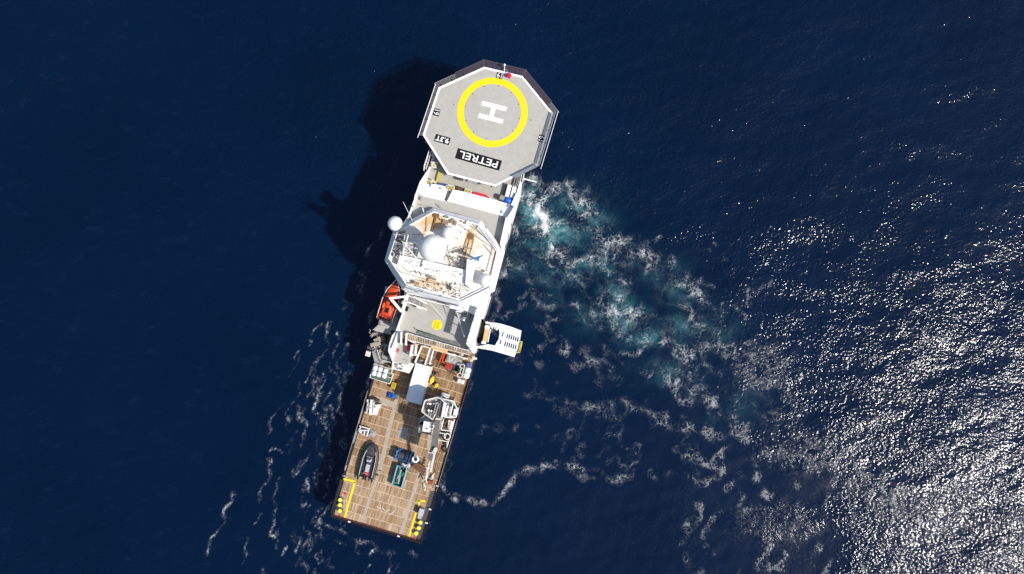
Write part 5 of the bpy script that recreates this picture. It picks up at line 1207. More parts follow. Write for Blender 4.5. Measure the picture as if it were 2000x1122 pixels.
for k, (x, y) in enumerate(((595, 275), (562, 410), (735, 310), (695, 445), (885, 350), (845, 485))):
    p = at(k4, x, y, zt+.55); lab_ = 'white drum in the six-drum rack to port: '+dl[k]
    if dn is None:
        dn = thing('white_drum', lab_, 'drum', (p.x, p.y, zt), 0, 'white drums in the port rack'); T = WM[dn.name]
        b = MB(T)
        b.tube((0, -.31, .38), (0, .31, .38), .37, n=20); b.torus((0, -.15, .38), .37, .02, 'y'); b.torus((0, .15, .38), .37, .02, 'y'); b.build('shell', M['clean'], dn, smooth=True, split=False)
        b = MB(T); b.tube((0, .31, .38), (0, .345, .38), .3, n=16); b.tube((0, -.345, .38), (0, -.31, .38), .3, n=16); b.build('end_cap', M['white'], dn)
    else: copy_thing(dn, (p.x, p.y, zt), 0, lab_)
p = at(k4, 1095, 755, 5.6); hb = thing('striped_locker', 'yellow and black striped locker between drum rack and blue bundle', 'locker', (p.x, p.y, ZA+.06)); T = WM[hb.name]
b = MB(T); b.cbox((0, 0, .45), (.74, 1.0, .9), .04); b.build('shell', M['yellow2'], hb); b = MB(T)
for k in range(7):
    y = -.55+k*.17; b.flat([(-.36, max(-.49, min(.49, y-.2)), .905), (-.36, max(-.49, min(.49, y-.12)), .905), (.36, max(-.49, min(.49, y+.28)), .905), (.36, max(-.49, min(.49, y+.2)), .905)])
b.build('black_stripes', M['black'], hb, split=False)
b = MB(); q = [at(k4, x, y, ZA+.07) for x, y in ((590, 650), (640, 665), (760, 760), (700, 720))]
for k in range(3): b.beam(at(k4, 590+k*55, 655+k*18, ZA+.09), at(k4, 650+k*60, 700+k*22, ZA+.09), .12, .02)
b.build('deck_batten', M['rust'], ship)
p = at(k4, 1030, 1030, 5.4); bb_ = thing('blue_bundle', 'bright blue bundle wrapped in tarpaulin, on the port side planks', 'bundle', (p.x, p.y, ZA+.06)); T = WM[bb_.name]
pg = [(.72*math.cos(t)*(1+.12*math.sin(3*t)), .52*math.sin(t)*(1+.15*math.cos(2*t))) for t in [i*math.pi/10 for i in range(20)]]
cs_, sn_ = math.cos(-PSI), math.sin(-PSI); pgw = [(p.x+x*cs_-y*sn_, p.y+x*sn_+y*cs_) for x, y in pg]
vs, fs = mound(pgw, ZA+.1, .8, .05, 2.5, .6); b = MB(); b.add(vs, fs); b.build('tarpaulin', M['blue'], bb_, smooth=True, split=False); b = MB(T); b.box((0, 0, .06), (1.5, 1.0, .12)); b.build('pallet', M['darkgrey'], bb_)
# large winch
p = at(k5, 420, 270, 5.8); wn_ = thing('mooring_winch', 'large white winch with grey drum on the port side', 'winch', (p.x, p.y, ZA+.06)); T = WM[wn_.name]
b = MB(); b.prism(poly(k5, ((380, 120), (450, 140), (410, 300), (390, 470), (345, 455), (350, 300)), 6.1), ZA, 6.1); b.prism(poly(k5, ((300, 120), (330, 125), (290, 430), (268, 420)), 5.9), ZA, 5.9); b.prism(poly(k5, ((450, 240), (600, 230), (540, 350), (510, 460), (425, 440)), 5.7), ZA, 5.7); b.build('housing', M['white'], wn_)
b = MB(); b.tube(at(k5, 320, 180, 5.9), at(k5, 290, 400, 5.9), .18, n=12); b.tube(at(k5, 300, 280, 5.7), at(k5, 400, 300, 5.7), .42, n=16); b.tube(at(k5, 430, 180, 5.9), at(k5, 400, 280, 5.9), .2, n=12); b.build('drum', M['steel'], wn_, smooth=True)
b = MB(); b.tube(at(k5, 480, 150, 5.6), at(k5, 540, 180, 5.6), .5, n=16); b.path(PP(k5, ((570, 130), (600, 170), (620, 215)), 6.0), .05); b.build('brake_wheel', M['darkgrey'], wn_, smooth=True)
b = MB()
for (x, y) in ((490, 240), (480, 300), (540, 240), (450, 190)): q = at(k5, x, y, 6.1); b.cbox(q, (.3, .25, .5), .05, -PSI+.3)
b.tube(at(k5, 460, 160, 6.2), at(k5, 430, 300, 6.2), .08); b.build('motor', M['ropewhite'], wn_)
p = at(k5, 230, 820, 5.5); w2 = thing('chain_stopper', 'low white framed roller gear at the port edge, beside a grey capstan', 'deck gear', (p.x, p.y, ZA+.06)); b = MB(); z_ = 5.3
for a_, c_ in (((140, 700), (350, 760)), (350, 760) and ((350, 760), (300, 920)), ((120, 790), (330, 800)), ((180, 800), (170, 890)), ((250, 810), (240, 910)), ((190, 700), (110, 800)), ((120, 780), (180, 890))): b.beam(at(k5, *a_, z_), at(k5, *c_, z_), .16, .25)
for q in ((140, 700), (350, 760), (300, 920), (175, 890), (120, 790)): w_ = at(k5, *q, z_); b.beam((w_.x, w_.y, ZA), (w_.x, w_.y, z_), .14, .14)
b.build('frame', M['white'], w2, split=False)
b = MB(); b.tube(at(k5, 150, 750, 5.2), at(k5, 300, 790, 5.2), .17, n=12); b.build('roller', M['darkgrey'], w2, smooth=True)
p = at(k5, 395, 880, 5.5); cp = thing('capstan', 'grey capstan on a square base inboard of the white roller gear', 'capstan', (p.x, p.y, ZA+.06)); T = WM[cp.name]
b = MB(T); b.cbox((0, 0, .12), (1.1, 1.15, .24), .12); b.build('base', M['steel'], cp); b = MB(T); b.lathe((0, 0, .2), [(.36, 0), (.36, .08), (.2, .16), (.17, .45), (.25, .6), (.27, .68), (.1, .7)], 20); b.build('barrel', M['midgrey'], cp, smooth=True)

# black inflatable boat
p = P(721.3, 900.5, 5.3); rb = thing('inflatable_boat', 'black rigid inflatable boat with grey console, lying on the planks', 'boat', (p.x, p.y, ZA+.1), R(2.4)); T = WM[rb.name]
hl, hw = 3.05, 1.12
b = MB(T); path_ = []
for k in range(27):
    t = k/26; s_ = -1 if t < .5 else 1; q = abs(t-.5)*2
    ang = q; y = -hl+.35+(2*hl-.7)*(1-q); x = s_*hw*(1-max(0, ((y+hl)/(2*hl)-.45)/.55)**2.3) if q > .02 else 0
    path_.append(Vector((x, y, .62+.22*max(0, y/hl)**2)))
r_ = .34; rings = []
for i, c_ in enumerate(path_):
    d = (path_[min(i+1, 26)]-path_[max(i-1, 0)]).normalized(); x_ = d.cross(Vector((0, 0, 1))).normalized(); y_ = x_.cross(d); rr_ = r_*(1 if 1 < i < 25 else .75)
    rings += [c_+x_*math.cos(a)*rr_+y_*math.sin(a)*rr_ for a in [2*math.pi*j/12 for j in range(13)]]
b.grid(rings, 27, 13)
for s_, i in ((-1, 0), (1, 26)): b.tube(path_[i], path_[i]+Vector((0, -.62, 0)), .26, .05, 12)
b.build('tube', M['rubber'], rb, smooth=True, split=False)
b = MB(T); loft_hull(b, 5.1, 1.9, .45, .12, 2.2, .5); b.build('hull', M['darkgrey'], rb, smooth=True)
b = MB(T); b.prism([(-.82, -2.5), (.82, -2.5), (.85, 0), (.6, 1.4), (.15, 2.2), (-.15, 2.2), (-.6, 1.4), (-.85, 0)], .55, .6); b.build('floor', M['rubber'], rb)
b = MB(T); rows = []
for k in range(7):
    t = k/6; y = 1.0+t*1.35; w_ = .95*(1-t**1.7*.85)
    for j in range(7): a = math.pi*j/6; rows.append((-w_*math.cos(a), y, .72+.2*math.sin(a)*(1-.6*t)+.1*t))
b.grid(rows, 7, 7); b.build('bow_dodger', mat('charcoal_cover', (.045, .042, .048), .7, var=.15, bump=.05), rb, smooth=True)
b = MB(T); b.cbox((0, .2, .95), (.75, .55, .7), .08); b.cbox((0, -1.15, .78), (.62, 1.35, .36), .08); b.build('console', mat('pale_grey_gelcoat', (.48, .49, .5), .4, var=.2, vscale=4, dirt=.4, dcol=(.1, .1, .12), dscale=5), rb)
b = MB(T); b.box((0, .4, 1.32), (.55, .3, .04)); b.cbox((.02, -.3, .95), (.7, .42, .5), .1); b.build('seat', mat('dark_blue_vinyl', (.03, .04, .08), .5), rb)
b = MB(T); b.path([(-.4, .75, .7), (-.4, .75, 1.6), (.4, .75, 1.6), (.4, .75, .7)], .03); b.path([(-.35, -1.9, .7), (-.35, -1.9, 1.35), (.35, -1.9, 1.35), (.35, -1.9, .7)], .03); b.build('arch', M['ropewhite'], rb)
b = MB(T); b.cbox((.18, -2.0, .85), (.5, .5, .45), .06); b.cbox((-.28, -1.85, .8), (.3, .35, .3), .05); b.build('fuel_tank', M['red'], rb)
b = MB(T); b.cbox((-.25, -2.75, .8), (.26, .5, .6), .08); b.cbox((.1, -2.75, .8), (.26, .5, .6), .08); b.build('outboard_motor', M['black'], rb)
b = MB(T)
for s_ in (-1, 1): b.path([(s_*(hw-.1)*f_, y, .96+.02*i) for i, (f_, y) in enumerate(((1, -2.4), (1.02, -1), (1, .2), (.9, 1.0), (.72, 1.6)))], .045)
b.build('grab_line', M['ropewhite'], rb)

# blue winch and ring
p = at(k3, 205, 370, 6.1); bw = thing('cable_winch', 'dark blue cable winch with black drum, forward of the teal skip', 'winch', (p.x, p.y, ZA+.06), R(-1)); T = WM[bw.name]
b = MB(T); b.tube((-.8, 0, .85), (.95, 0, .85), .55, n=20); b.build('cable_drum', M['darkgrey'], bw, smooth=True)
b = MB(T)
for x in (-.85, .35, .55, .95): b.tube((x-.04, 0, .85), (x+.04, 0, .85), .85, n=24)
b.build('flange', M['navy'], bw)
b = MB(T); b.box((0, .85, .15), (2.9, .16, .3)); b.box((0, -.85, .15), (2.9, .16, .3)); b.box((-1.35, 0, .15), (.16, 1.6, .3)); b.box((1.3, 0, .15), (.16, 1.6, .3)); b.cbox((-1.15, -.1, .8), (.5, 1.5, 1.2), .08); b.cbox((-1.0, .75, 1.0), (.4, .35, .5), .05); b.box((.9, .0, .8), (.1, 1.1, 1.5)); b.build('frame', mat('winch_blue', (.02, .08, .20), .45, dirt=.35, dcol=(.2, .3, .4), dscale=3), bw, split=False)
b = MB(T)
for k in range(7): b.cbox((-1.15+.12*math.sin(k*2.1), -.7+k*.22, 1.45), (.28, .16, .16), .03, k)
b.build('hydraulic_block', mat('pale_blue', (.1, .25, .5), .4), bw)
p = at(k3, 455, 430, 6.3); rg_ = thing('sheave_block', 'white ring-shaped sheave beside the blue winch', 'sheave', (p.x, p.y, ZA+.3), R(20)); T = WM[rg_.name]
b = MB(T); b.torus((0, 0, .9), .42, .16, n=28, m=10); b.build('wheel', M['clean'], rg_, smooth=True); b = MB(T); b.tube((0, 0, -.2), (0, 0, .7), .1); b.cyl((0, 0, .6), .42, .1, 18); b.build('hub', M['darkgrey'], rg_, smooth=True)
p = at(k3, 270, 570, 6.4); wc = thing('cloth_bundle', 'crumpled white cloth lying between the blue winch and the teal skip', 'cloth', (p.x, p.y, 5.3)); pg = XY([at(k3, *q, 6) for q in ((110, 520), (180, 500), (240, 540), (330, 520), (350, 560), (310, 650), (260, 640), (200, 600))])
vs, fs = mound(pg, 5.3, .8, .05, 3.2, .8); b = MB(); b.add(vs, fs); b.build('cloth', mat('white_cloth', (.68, .67, .72), .8), wc, smooth=True, split=False); b = MB(); b.beam(at(k3, 150, 540, 5.2), at(k3, 320, 600, 5.2), .7, .7); b.build('pallet', M['darkgrey'], wc)
p = at(k3, 115, 800, 5.8); sp = thing('open_skip', 'open teal skip with pale blue edges, full of netting', 'skip', (p.x, p.y, ZA+.06), R(1)); T = WM[sp.name]
W_, L_, h_ = 1.55, 3.3, 1.15; b = MB(T)
for sx in (-1, 1): b.box((sx*(W_/2-.05), 0, h_/2), (.1, L_, h_))
b.box((0, L_/2-.05, h_/2), (W_-.2, .1, h_)); b.box((0, -L_/2+.05, h_*.3), (W_-.2, .1, h_*.6)); b.box((0, 0, .06), (W_-.2, L_-.2, .1)); b.build('shell', M['teal'], sp, split=False)
b = MB(T)
for sx in (-1, 1): b.box((sx*W_/2, -.05, h_+.02), (.15, L_, .1))
b.build('side_rim', M['lightblue'], sp)
pg = [(-.4, -1.35), (.35, -1.35), (.3, -.4), (.45, .4), (.1, 1.0), (-.5, 1.3), (-.55, 0)]; M4 = WM[sp.name]; pgw = [tuple(M4 @ Vector((x, y, 0)))[:2] for x, y in pg]
vs, fs = mound(pgw, ZA+.3, .75, .05, 3.0, .9); b = MB(); b.add(vs, fs); b.build('netting', mat('pale_netting', (.36, .38, .30), .9, dirt=.7, dcol=(.12, .2, .17), dscale=3, bump=.2), sp, smooth=True, split=False)
pg = [(.15, .05), (.75, .1), (.72, .9), (.35, .75), (0, .5)]; pgw = [tuple(M4 @ Vector((x, y, 0)))[:2] for x, y in pg]; vs, fs = mound(pgw, ZA+.85, .5, .05, 2.5, .6); b = MB(); b.add(vs, fs); b.build('green_net', M['greennet'], sp, smooth=True, split=False)
p = at(k3, 675, 945, 5.2)
for k, (x, y) in enumerate(((655, 940), (800, 970))): pass
p = P(737.5, 929, 5.0); o = thing('weight', 'tiny dark weight on the planks beside the stern of the black boat', 'weight', (p.x, p.y, ZA+.06)); b = MB(WM[o.name]); b.cyl((0, 0, 0), .16, .28, 12); b.build('body', M['rust'], o, smooth=True); b = MB(WM[o.name]); b.torus((0, 0, .32), .07, .02, 'x'); b.build('eye', M['steel'], o)

# crane on the starboard side: octagonal casing, boom, cab
p = P(858, 800, ZA); cr = thing('deck_crane', 'big knuckle crane with rimmed machinery platform and long dark grey boom', 'crane', (p.x, p.y, ZA+.06)); zc_ = 11.6
oc1 = poly(k1, ((365, 240), (800, 130), (930, 160), (1075, 300), (965, 880), (780, 900), (745, 750), (650, 940), (255, 640)), zc_)
b = MB(); b.prism(oc1, zc_-1.4, zc_-1.2); b.build('platform', M['midgrey'], cr)
b = MB(); b.prism(offset(oc1, -.35), ZA+.06, zc_-1.45); b.build('pedestal', M['midgrey'], cr)
b = MB(); wall(b, [(*q, 0) for q in oc1[:5]], .12, zc_-1.4, zc_); wall(b, [(*q, 0) for q in (oc1[7], oc1[8], oc1[0])], .12, zc_-1.4, zc_); wall(b, [(*q, 0) for q in (oc1[6], oc1[7])], .12, zc_-1.4, zc_-.3); b.build('rim_wall', M['white'], cr, split=False)
b = MB(); random.seed(9)
for k in range(30):
    x, y = random.uniform(390, 690), random.uniform(340, 640); q = at(k1, x, y, zc_-.8); b.cbox((q.x, q.y, zc_-1.0+random.random()*.4), (random.uniform(.08, .3), random.uniform(.08, .35), random.uniform(.2, .6)), .03, random.random()*3)
b.build('hydraulics', M['darkgrey'], cr, split=False)
b = MB()
for (x, y, r_) in ((570, 365, .17), (515, 605, .17), (610, 620, .15), (480, 360, .1)): q = at(k1, x, y, zc_-.5); b.cyl((q.x, q.y, zc_-1.2), r_, .7, 12)
b.tube(at(k1, 640, 370, zc_-.6), at(k1, 850, 320, zc_-.4), .07); b.build('valve', M['clean'], cr, smooth=True)
b = MB()
for x in (740, 830): b.beam(at(k1, x+55, 330, zc_-.5), at(k1, x-60, 740, zc_-.5), .16, .5)
for x, y in ((530, 720), (600, 770), (680, 830)): b.beam(at(k1, x+20, y-90, zc_-.6), at(k1, x-30, y+60, zc_-.6), .2, .25)
b.build('support_rib', M['midgrey'], cr)
b = MB(); b.prism(poly(k1, ((935, 260), (1060, 330), (940, 860), (840, 840)), zc_-.55), zc_-1.0, zc_-.55); b.build('boom_root', mat('brown_grey_boom', (.24, .19, .16), .6, dirt=.4, dcol=(.15, .1, .07), dscale=2), cr)
zb = 11.0
b = MB(); b.prism(poly(k2, ((775, 30), (945, 50), (760, 1030), (632, 1490), (450, 1440), (590, 990)), zb), zb-2.7, zb); bo_ = b.build('boom', M['boomgrey'], cr)
b = MB(); b.prism(poly(k2, ((770, -60), (985, -30), (975, 30), (765, 5)), zb+.1), zb-2.4, zb+.1); b.build('boom_head', M['ropewhite'], bo_)
b = MB(); b.path(PP(k2, ((950, 60), (735, 1040)), zb-.1), .04); b.path(PP(k2, ((700, 100), (560, 980)), zb-.2), .035)
for (x, y, r_) in ((690, 215, .16), (650, 330, .12), (690, 280, .1)): q = at(k2, x, y, zb); b.cyl((q.x, q.y, zb-.4), r_, .5, 10)
b.build('hydraulic_line', M['ropewhite'], bo_)
# fallen jib section below the boom head
b = MB(); b.beam(at(k3, 905, 190, 11.4), at(k3, 800, 690, 9.4), .32, .3); b.beam(at(k3, 740, 265, 11.4), at(k3, 860, 290, 11.4), .12, .12); b.beam(at(k3, 830, 280, 11.4), at(k3, 895, 180, 11.4), .12, .12); q = at(k3, 905, 205, 11.4); b.cyl((q.x, q.y, 11.1), .3, .35, 16); b.build('jib', M['ropewhite'], cr, split=False)
# crane cab
b = MB(); zk = 10.5; b.prism(poly(k2, ((335, 60), (650, 112), (560, 465), (275, 425)), zk), zk-2.0, zk); cb_ = b.build('cab', M['clean'], cr)
b = MB(); b.prism(poly(k2, ((395, 300), (480, 312), (478, 352), (392, 340)), zk+.02), zk, zk+.04); b.prism(poly(k2, ((300, 398), (555, 455), (550, 478), (298, 420)), zk+.0), zk-1.2, zk-.3); b.build('window', M['glass'], cb_)
b = MB(); b.prism(poly(k1, ((400, 770), (215, 890), (160, 1122), (330, 1122), (640, 1090), (620, 930), (470, 850)), 8.4), 8.1, 8.4); b.prism(poly(k2, ((160, 120), (310, 60), (260, 440), (560, 500), (560, 560), (130, 470)), 8.4), 8.1, 8.4)
b.path(PP(k1, ((400, 770), (215, 890), (165, 1110)), 9.3), .06); b.path(PP(k2, ((160, 40), (150, 250)), 9.3), .05); b.build('cab_platform', M['steel'], cr, split=False)
b = MB()
for x, y in ((300, 900), (180, 1100), (600, 1050)): q = at(k1, x, y, 8.1); b.tube((q.x, q.y, ZA), q, .12)
b.build('platform_post', M['midgrey'], cr)
b = MB(); q = at(k1, 470, 950, 9.0); b.ball(q, .35, 12, .6); b.build('slew_motor', M['ropewhite'], cr, smooth=True)

# winch house outboard of the crane
p = P(880, 812, ZA); wh = thing('winch_house', 'long white machinery housing outboard of the crane, at the rail', 'housing', (p.x, p.y, ZA+.06)); zw = 8.4
b = MB(); b.prism(poly(k1, ((1090, 310), (1160, 340), (1060, 830), (960, 890)), zw+.6), ZA+.06, zw+.6); b.prism(poly(k1, ((1190, 420), (1245, 430), (1160, 800), (1085, 790)), zw), ZA+.06, zw); b.prism(poly(k1, ((1440, 550), (1570, 570), (1520, 830), (1400, 820)), zw), ZA+.06, zw); b.build('casing', M['clean'], wh)
b = MB(); b.prism(poly(k1, ((1120, 250), (1420, 270), (1360, 400), (1390, 560), (1400, 700), (1380, 830), (1080, 820), (1090, 500)), zw-.9), ZA+.06, zw-.9); b.build('base', M['midgrey'], wh)
b = MB(); b.path(PP(k1, ((930, 150), (1110, 200), (1400, 260), (1560, 560)), zw+.5), .11); b.path(PP(k1, ((1400, 350), (1290, 800), (1380, 830)), zw+.3), .1); b.path(PP(k1, ((1080, 830), (1300, 860), (1520, 830)), zw+.2), .12)
for q in ((930, 150), (1110, 200), (1400, 260), (1560, 560), (1080, 830), (1520, 830)): w_ = at(k1, *q, zw+.4); b.tube((w_.x, w_.y, ZA), w_, .08)
b.build('frame_rail', M['white'], wh, split=False)
b = MB(); b.tube(at(k1, 1290, 440, zw-.6), at(k1, 1210, 760, zw-.6), .36, n=14); b.build('cable_drum', M['midgrey'], wh, smooth=True)
b = MB()
for (x, y, w_, l_) in ((1360, 640, .3, .5), (1400, 440, .35, .4), (1210, 700, .3, .4)): q = at(k1, x, y, zw-.5); b.cbox((q.x, q.y, zw-.6), (w_, l_, .5), .04, -PSI)
b.build('motor', M['darkgrey'], wh)
# white cap forward of the crane with two dark ports
p = at(k1, 1100, 90, 6.6); vb = thing('ventilator', 'low white ventilator with dark openings on the crane\'s forward side', 'ventilator', (p.x, p.y, ZA+.06)); T = WM[vb.name]
b = MB(T); b.cbox((0, .1, .9), (1.25, .62, 1.7), .08); b.build('hood', M['clean'], vb); b = MB(T); b.cbox((0, -.32, .8), (1.2, .25, 1.5), .05); b.build('base', M['ropewhite'], vb); b = MB(T); b.cyl((-.1, -.33, 1.55), .11, .06, 12); b.cyl((.33, -.33, 1.55), .08, .06, 12); b.build('opening', M['black'], vb)
# rack of gear aft of the winch house
p = P(873, 838, ZA); gr = thing('machinery_rack', 'white-framed rack of dark machinery along the starboard rail', 'rack', (p.x, p.y, ZA+.06)); zr = 6.4
b = MB(); b.path(PP(k2, ((1050, 0), (960, 370), (1330, 420)), zr), .09); b.path(PP(k2, ((900, 480), (1120, 520), (1180, 500), (1300, 570)), zr), .08); b.path(PP(k2, ((990, 60), (830, 740)), zr), .06); b.path(PP(k2, ((840, 740), (1240, 810)), zr-.6), .08)
for q in ((1050, 0), (960, 370), (1330, 420), (900, 480), (1300, 570), (840, 740), (1240, 810)): w_ = at(k2, *q, zr); b.tube((w_.x, w_.y, ZA), w_, .07)
b.build('frame', M['white'], gr, split=False)
b = MB(); b.prism(poly(k2, ((1230, 20), (1420, 60), (1330, 400), (1200, 370)), zr-.3), ZA+.06, zr-.3); b.build('tray', M['ropewhite'], gr)
b = MB()
for k in range(6): b.path(PP(k2, ((1300-16*k, 70+58*k), (1330-16*k, 90+58*k), (1280-16*k, 115+58*k)), zr-.2), .03)
b.build('hook', M['steel'], gr)
b = MB()
for k in range(16): x, y = random.uniform(1030, 1200), random.uniform(40, 340); x -= (y-40)*.12; q = at(k2, x, y, zr-.7); b.cbox((q.x, q.y, zr-.9+random.random()*.5), (random.uniform(.12, .4), random.uniform(.12, .4), .6), .05, random.random()*3)
for k in range(9): x, y = random.uniform(920, 1080), random.uniform(540, 700); q = at(k2, x, y, 5.4); b.cbox((q.x, q.y, 5.2), (random.uniform(.15, .5), random.uniform(.1, .3), .5), .05, random.random()*3)
b.build('machinery', mat('oily_brown_machinery', (.10, .065, .04), .6, var=.3, vscale=4, dirt=.5, dcol=(.3, .24, .18), dscale=4), gr)
b = MB(); q = at(k2, 1185, 610, 6.0); b.torus((q.x, q.y, 6.0), .48, .06, n=24); b.tube(at(k2, 1150, 520, 6.0), at(k2, 1110, 680, 6.0), .05); b.build('ring', M['white'], gr, smooth=True)
b = MB(); b.cyl((q.x, q.y, 5.0), .36, .8, 18); b.build('tank', M['black'], gr, smooth=True)
# hoses along the starboard deck edge
for k in range(3):
    o = MB(); pts_ = [at(c7, 1595-k*28-i*19, 340+i*62, ZA+.1)+U*.04*math.sin(i*1.3+k) for i in range(9)]; o.path(pts_, .04, n=5)
    h0 = thing('hose', ('brown hose nearest the starboard rail', 'brown hose between two others along the starboard side', 'brown hose farthest inboard of the three to starboard')[k], 'hose', pts_[0], 0, 'hoses laid along the starboard side'); o.build('line', M['rust'], h0, smooth=True, split=False); m_ = MB(); m_.tube(pts_[0], pts_[0]+V*.15, .07, n=8); m_.build('coupling', M['steel'], h0)
p = at(c7, 1610, 400, 5.0); o = thing('tyre_fender', 'black tyre-like fender lying at the starboard rail', 'fender', (p.x, p.y, ZA+.06)); b = MB(WM[o.name]); b.torus((0, 0, .18), .38, .17, n=24, m=10); b.build('tyre', M['rubber'], o, smooth=True); b = MB(WM[o.name]); b.cyl((0, 0, .04), .24, .2, 14); b.build('hub', M['rust'], o)
# white gear, bag, orange box, rope
p = at(k3, 760, 560, 6.4); o = thing('float_line', 'lumpy white floats strung beside the jib of the crane', 'floats', (p.x, p.y, ZA+.06)); b = MB()
pts_ = ((765, 480), (755, 530), (745, 590), (720, 660), (715, 720), (700, 790), (690, 850))
for i, q in enumerate(pts_): w_ = at(k3, *q, 6.0); b.ball((w_.x, w_.y, 5.8), (.16, .2, .17, .22, .26, .27, .22)[i], 10, 1.1)
b.path([at(k3, *q, 5.9) for q in pts_], .1); b.beam(at(k3, 690, 850, 5.9), at(k3, 615, 895, 5.6), .16, .12); b.beam(at(k3, 690, 850, 5.9), at(k3, 720, 930, 5.6), .16, .12); b.build('float', M['ropewhite'], o, smooth=True, split=False)
b = MB(); b.beam(at(k3, 690, 605, 6.3), at(k3, 770, 615, 6.3), .14, .14); b.build('clamp', M['white'], o)
p = at(k3, 810, 820, 5.5); o = thing('canvas_bag', 'cream pointed canvas bag beside the rusty red box', 'bag', (p.x, p.y, ZA+.06)); pg = XY([at(k3, *q, 5.3) for q in ((885, 710), (870, 800), (850, 870), (770, 885), (755, 840), (800, 790))]); vs, fs = mound(pg, ZA+.15, .7, .05, 2.6, .5); b = MB(); b.add(vs, fs); b.build('cloth', M['ropewhite'], o, smooth=True, split=False)
b = MB(); b.path([at(k3, *q, ZA+.2) for q in ((885, 715), (905, 690), (900, 660), (850, 650))], .03); b.build('drawstring', M['brownheap'], o)
crate('rusty_box', 'rusty red square box aft of the cream canvas bag', 'box', k3, 790, 930, .72, .55, .6, mat('rusty_red', (.27, .07, .03), .7, dirt=.4, dcol=(.12, .04, .02), dscale=3))
p = at(k3, 655, 1030, 5.0); o = thing('rope_coil', 'pale oval coil of rope near the starboard deck edge', 'rope', (p.x, p.y, ZA+.06)); b = MB()
for k in range(4): b.path([at(k3, 655+(26-4*k)*math.cos(t)+18*math.sin(t), 1030+(85-9*k)*math.sin(t), ZA+.12+.07*k) for t in [i*math.pi/10 for i in range(20)]], .045, closed=True, n=5)
b.build('coil', M['ropewhite'], o, smooth=True, split=False); b = MB(); b.path([at(k3, 670, 945, ZA+.12), at(k3, 690, 920, ZA+.12), at(k3, 720, 900, ZA+.12)], .045, n=5); b.build('tail', M['ropewhite'], o)
p = at(k3, 640, 650, 5); o = thing('steel_grid', 'dark rusty lattice panel lying between the skip and the floats', 'panel', (p.x, p.y, ZA+.06)); b = MB(); lattice(b, at(k3, 500, 510, 5.3), at(k3, 690, 600, 5.6), at(k3, 640, 760, 5.5), at(k3, 390, 570, 5.2), 6, 5, .075); b.build('lattice', M['rust'], o, split=False); b = MB(); b.beam(at(k3, 530, 580, 5.3), at(k3, 640, 660, 5.3), .4, .03); b.build('white_sheet', M['midgrey'], o)
# grey locker near the stern and a pale plate
lk = crate('grey_locker', 'pale grey locker forward of the starboard bollards', 'locker', c8, 1420, 570, .75, 1.05, 1.1, mat('pale_grey_box', (.44, .42, .43), .5))
b = MB(); b.box((0, 0, 0), (.01, .01, .01)) if False else None; b.prism(poly(c8, ((1375, 610), (1430, 620), (1410, 670), (1370, 650)), ZA+.3), ZA+.06, ZA+.3); b.build('locker_plate', mat('pale_grey_plate', (.42, .38, .37), .6), ship)

# ------------------------------------------------------------------ stores on the foredeck
zf = 12.65
p = at(m1, 1815, 610, 14.0); tr_ = thing('tarp_reel', 'bright blue tarpaulin-covered reel at the starboard end of the foredeck', 'reel', (p.x, p.y, zf), R(-6)); T = WM[tr_.name]
b = MB(T); rows = []
for k in range(11):
    t = k/10; rr_ = .5*(1-abs(2*t-1)**3)**.6+.02; x = -.65+1.3*t
    for j in range(15): a = 2*math.pi*j/14; rows.append((x, rr_*1.0*math.cos(a), .95+rr_*math.sin(a)))
b.grid(rows, 11, 15); b.build('tarpaulin', M['blue'], tr_, smooth=True); b = MB(T); b.tube((-1.25, .05, .85), (-.45, .02, .85), .42, n=18); b.build('drum', M['midgrey'], tr_, smooth=True); b = MB(T); b.box((-.3, .3, .2), (1.9, .12, .4)); b.box((-.3, -.3, .2), (1.9, .12, .4)); b.box((.55, 0, .3), (.2, .7, .6)); b.build('frame', M['black'], tr_)
for k, (x, y) in enumerate(((1825, 410), (1930, 450))):
    pass
lk1 = None
for x, y, l_, lab_ in ((1825, 430, 1.95, 'longer white locker in front of the blue reel, inboard one'), (1925, 455, 1.75, 'white locker with rails beside the starboard bow rail')):
    p = at(m1, x, y, zf+1.0); o = thing('deck_locker', lab_, 'locker', (p.x, p.y, zf), R(1.5), 'white lockers on the foredeck'); T = WM[o.name]
    b = MB(T); b.cbox((0, 0, .5), (.62, l_, 1.0), .05); b.build('shell', M['clean'], o); b = MB(T)
    for yy in (-.5, .1, .6): b.box((-.31, yy, .8), (.04, .1, .12))
    b.build('latch', M['steel'], o)
b = MB(); b.path(PP(q5, ((290, 430), (250, 560), (195, 620), (225, 730)), zf+.4), .06, n=6); b.build('foredeck_hose', M['darkgrey'], ship)
for x, y, w_, lab_ in ((1195, 500, 1.0, 'red stowage bin, port one of the two on the foredeck'), (1330, 530, 1.15, 'red stowage bin, starboard one of the two on the foredeck')):
    crate('stowage_bin', lab_, 'bin', m1, x, y, w_, .55, .9, M['red'], 0, zf, grp='red bins in front of the white screen', lm=mat('bright_red_lid', (.62, .03, .06), .4))
ylw = mat('yellow_striped_drum', (.58, .50, .12), .5, dirt=.5, dcol=(.2, .2, .06), dscale=5)
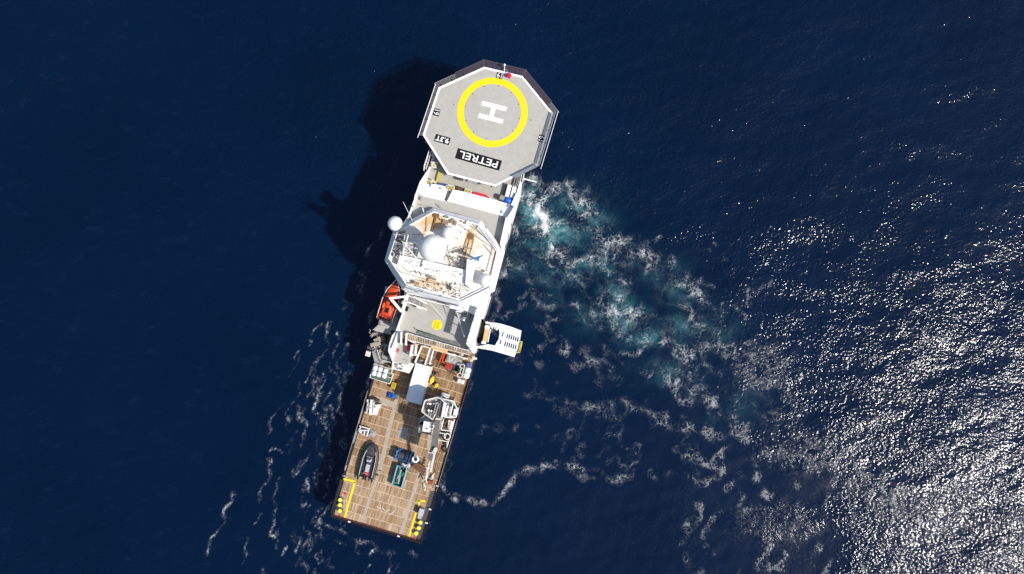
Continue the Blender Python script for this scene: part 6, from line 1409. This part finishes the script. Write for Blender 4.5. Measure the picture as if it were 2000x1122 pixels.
for x, y, lab_ in ((260, 265, 'white cage of yellow gas bottles at the port end of the foredeck'), (700, 375, 'white cage of yellow gas bottles at the gap in the white screen'), (1035, 450, 'white cage of yellow gas bottles beside the red bins')):
    p = at(m1, x, y, 13.9); o = thing('bottle_cage', lab_, 'cage', (p.x, p.y, zf), 0, 'cages of yellow bottles on the foredeck'); T = WM[o.name]
    b = MB(T)
    for i in range(4):
        for j in range(3): b.cyl((-.33+.22*i, -.22+.22*j, .05), .095, 1.15, 10)
    b.build('bottle', ylw, o, smooth=True); b = MB(T)
    for z_ in (.15, .8, 1.25): b.path([(-.5, -.38, z_), (.5, -.38, z_), (.5, .38, z_), (-.5, .38, z_)], .03, closed=True)
    for sx in (-.5, .5):
        for sy in (-.38, .38): b.tube((sx, sy, 0), (sx, sy, 1.3), .035)
    b.build('cage', M['rail'], o, split=False)
p = at(m1, 880, 395, 13.4); o = thing('anchor_windlass', 'dark brown windlass between the yellow bottle cages', 'windlass', (p.x, p.y, zf), R(-8)); T = WM[o.name]
b = MB(T); b.tube((-.5, 0, .6), (.45, 0, .6), .2, n=14); b.tube((-.25, 0, .6), (-.15, 0, .6), .36, n=16); b.tube((.2, 0, .6), (.3, 0, .6), .36, n=16); b.build('drum', M['rust'], o, smooth=True, split=False); b = MB(T); b.cbox((0, 0, .2), (1.3, .7, .4), .06); b.build('base', M['steel'], o)
p = at(m1, 515, 318, 13.4); o = thing('barrel', 'blue barrel lying behind the port half of the white screen', 'barrel', (p.x, p.y, zf), R(-5)); T = WM[o.name]; b = MB(T); b.tube((-.45, 0, .5), (.45, 0, .5), .3, n=16); b.torus((-.15, 0, .5), .3, .02, 'x'); b.torus((.15, 0, .5), .3, .02, 'x'); b.build('shell', mat('blue_barrel', (.05, .12, .34), .5), o, smooth=True, split=False); b = MB(T); b.box((0, 0, .12), (.9, .5, .2)); b.build('chock', M['darkgrey'], o)
p = at(q4, 490, 390, 13.4); o = thing('pallet', 'pale yellow pallet of stores at the port foredeck edge', 'pallet', (p.x, p.y, zf), 0); T = WM[o.name]
b = MB(T); b.cbox((0, 0, .45), (.95, .62, .55), .05); b.build('stores', mat('pale_yellow_stores', (.58, .50, .26), .6, dirt=.5, dcol=(.35, .3, .2), dscale=4), o); b = MB(T)
for y in (-.3, 0, .3): b.box((0, y, .08), (1.15, .12, .14))
b.build('base', M['tan'], o); b = MB(); b.beam(at(q4, 400, 330, 13.5), at(q4, 640, 350, 13.5), .12, .15); b.beam(at(q4, 410, 460, 13.3), at(q4, 560, 500, 13.3), .14, .2); b.build('foredeck_beam', M['white'], ship)
for x, y, w_ in ((345, 235, .5), (385, 260, .35), (1465, 570, .3), (620, 335, .3)):
    p = at(m1, x, y, 13.4); b = MB(frame((p.x, p.y, zf))); b.cbox((0, 0, .45), (w_, w_*.9, .9), .05); b.tube((0, 0, .9), (0, 0, 1.1), .06); b.build('mushroom_vent', M['ropewhite'], ship, split=False)
b = MB()
for (x0, y0, x1, y1) in ((330, 290, 295, 350), (510, 365, 500, 400), (1840, 680, 1810, 750), (1875, 690, 1880, 760)): b.beam(at(m1, x0, y0, 14.3), at(m1, x1, y1, 14.3), .12, .16)
b.build('screen_bracket', M['steel'], ship)
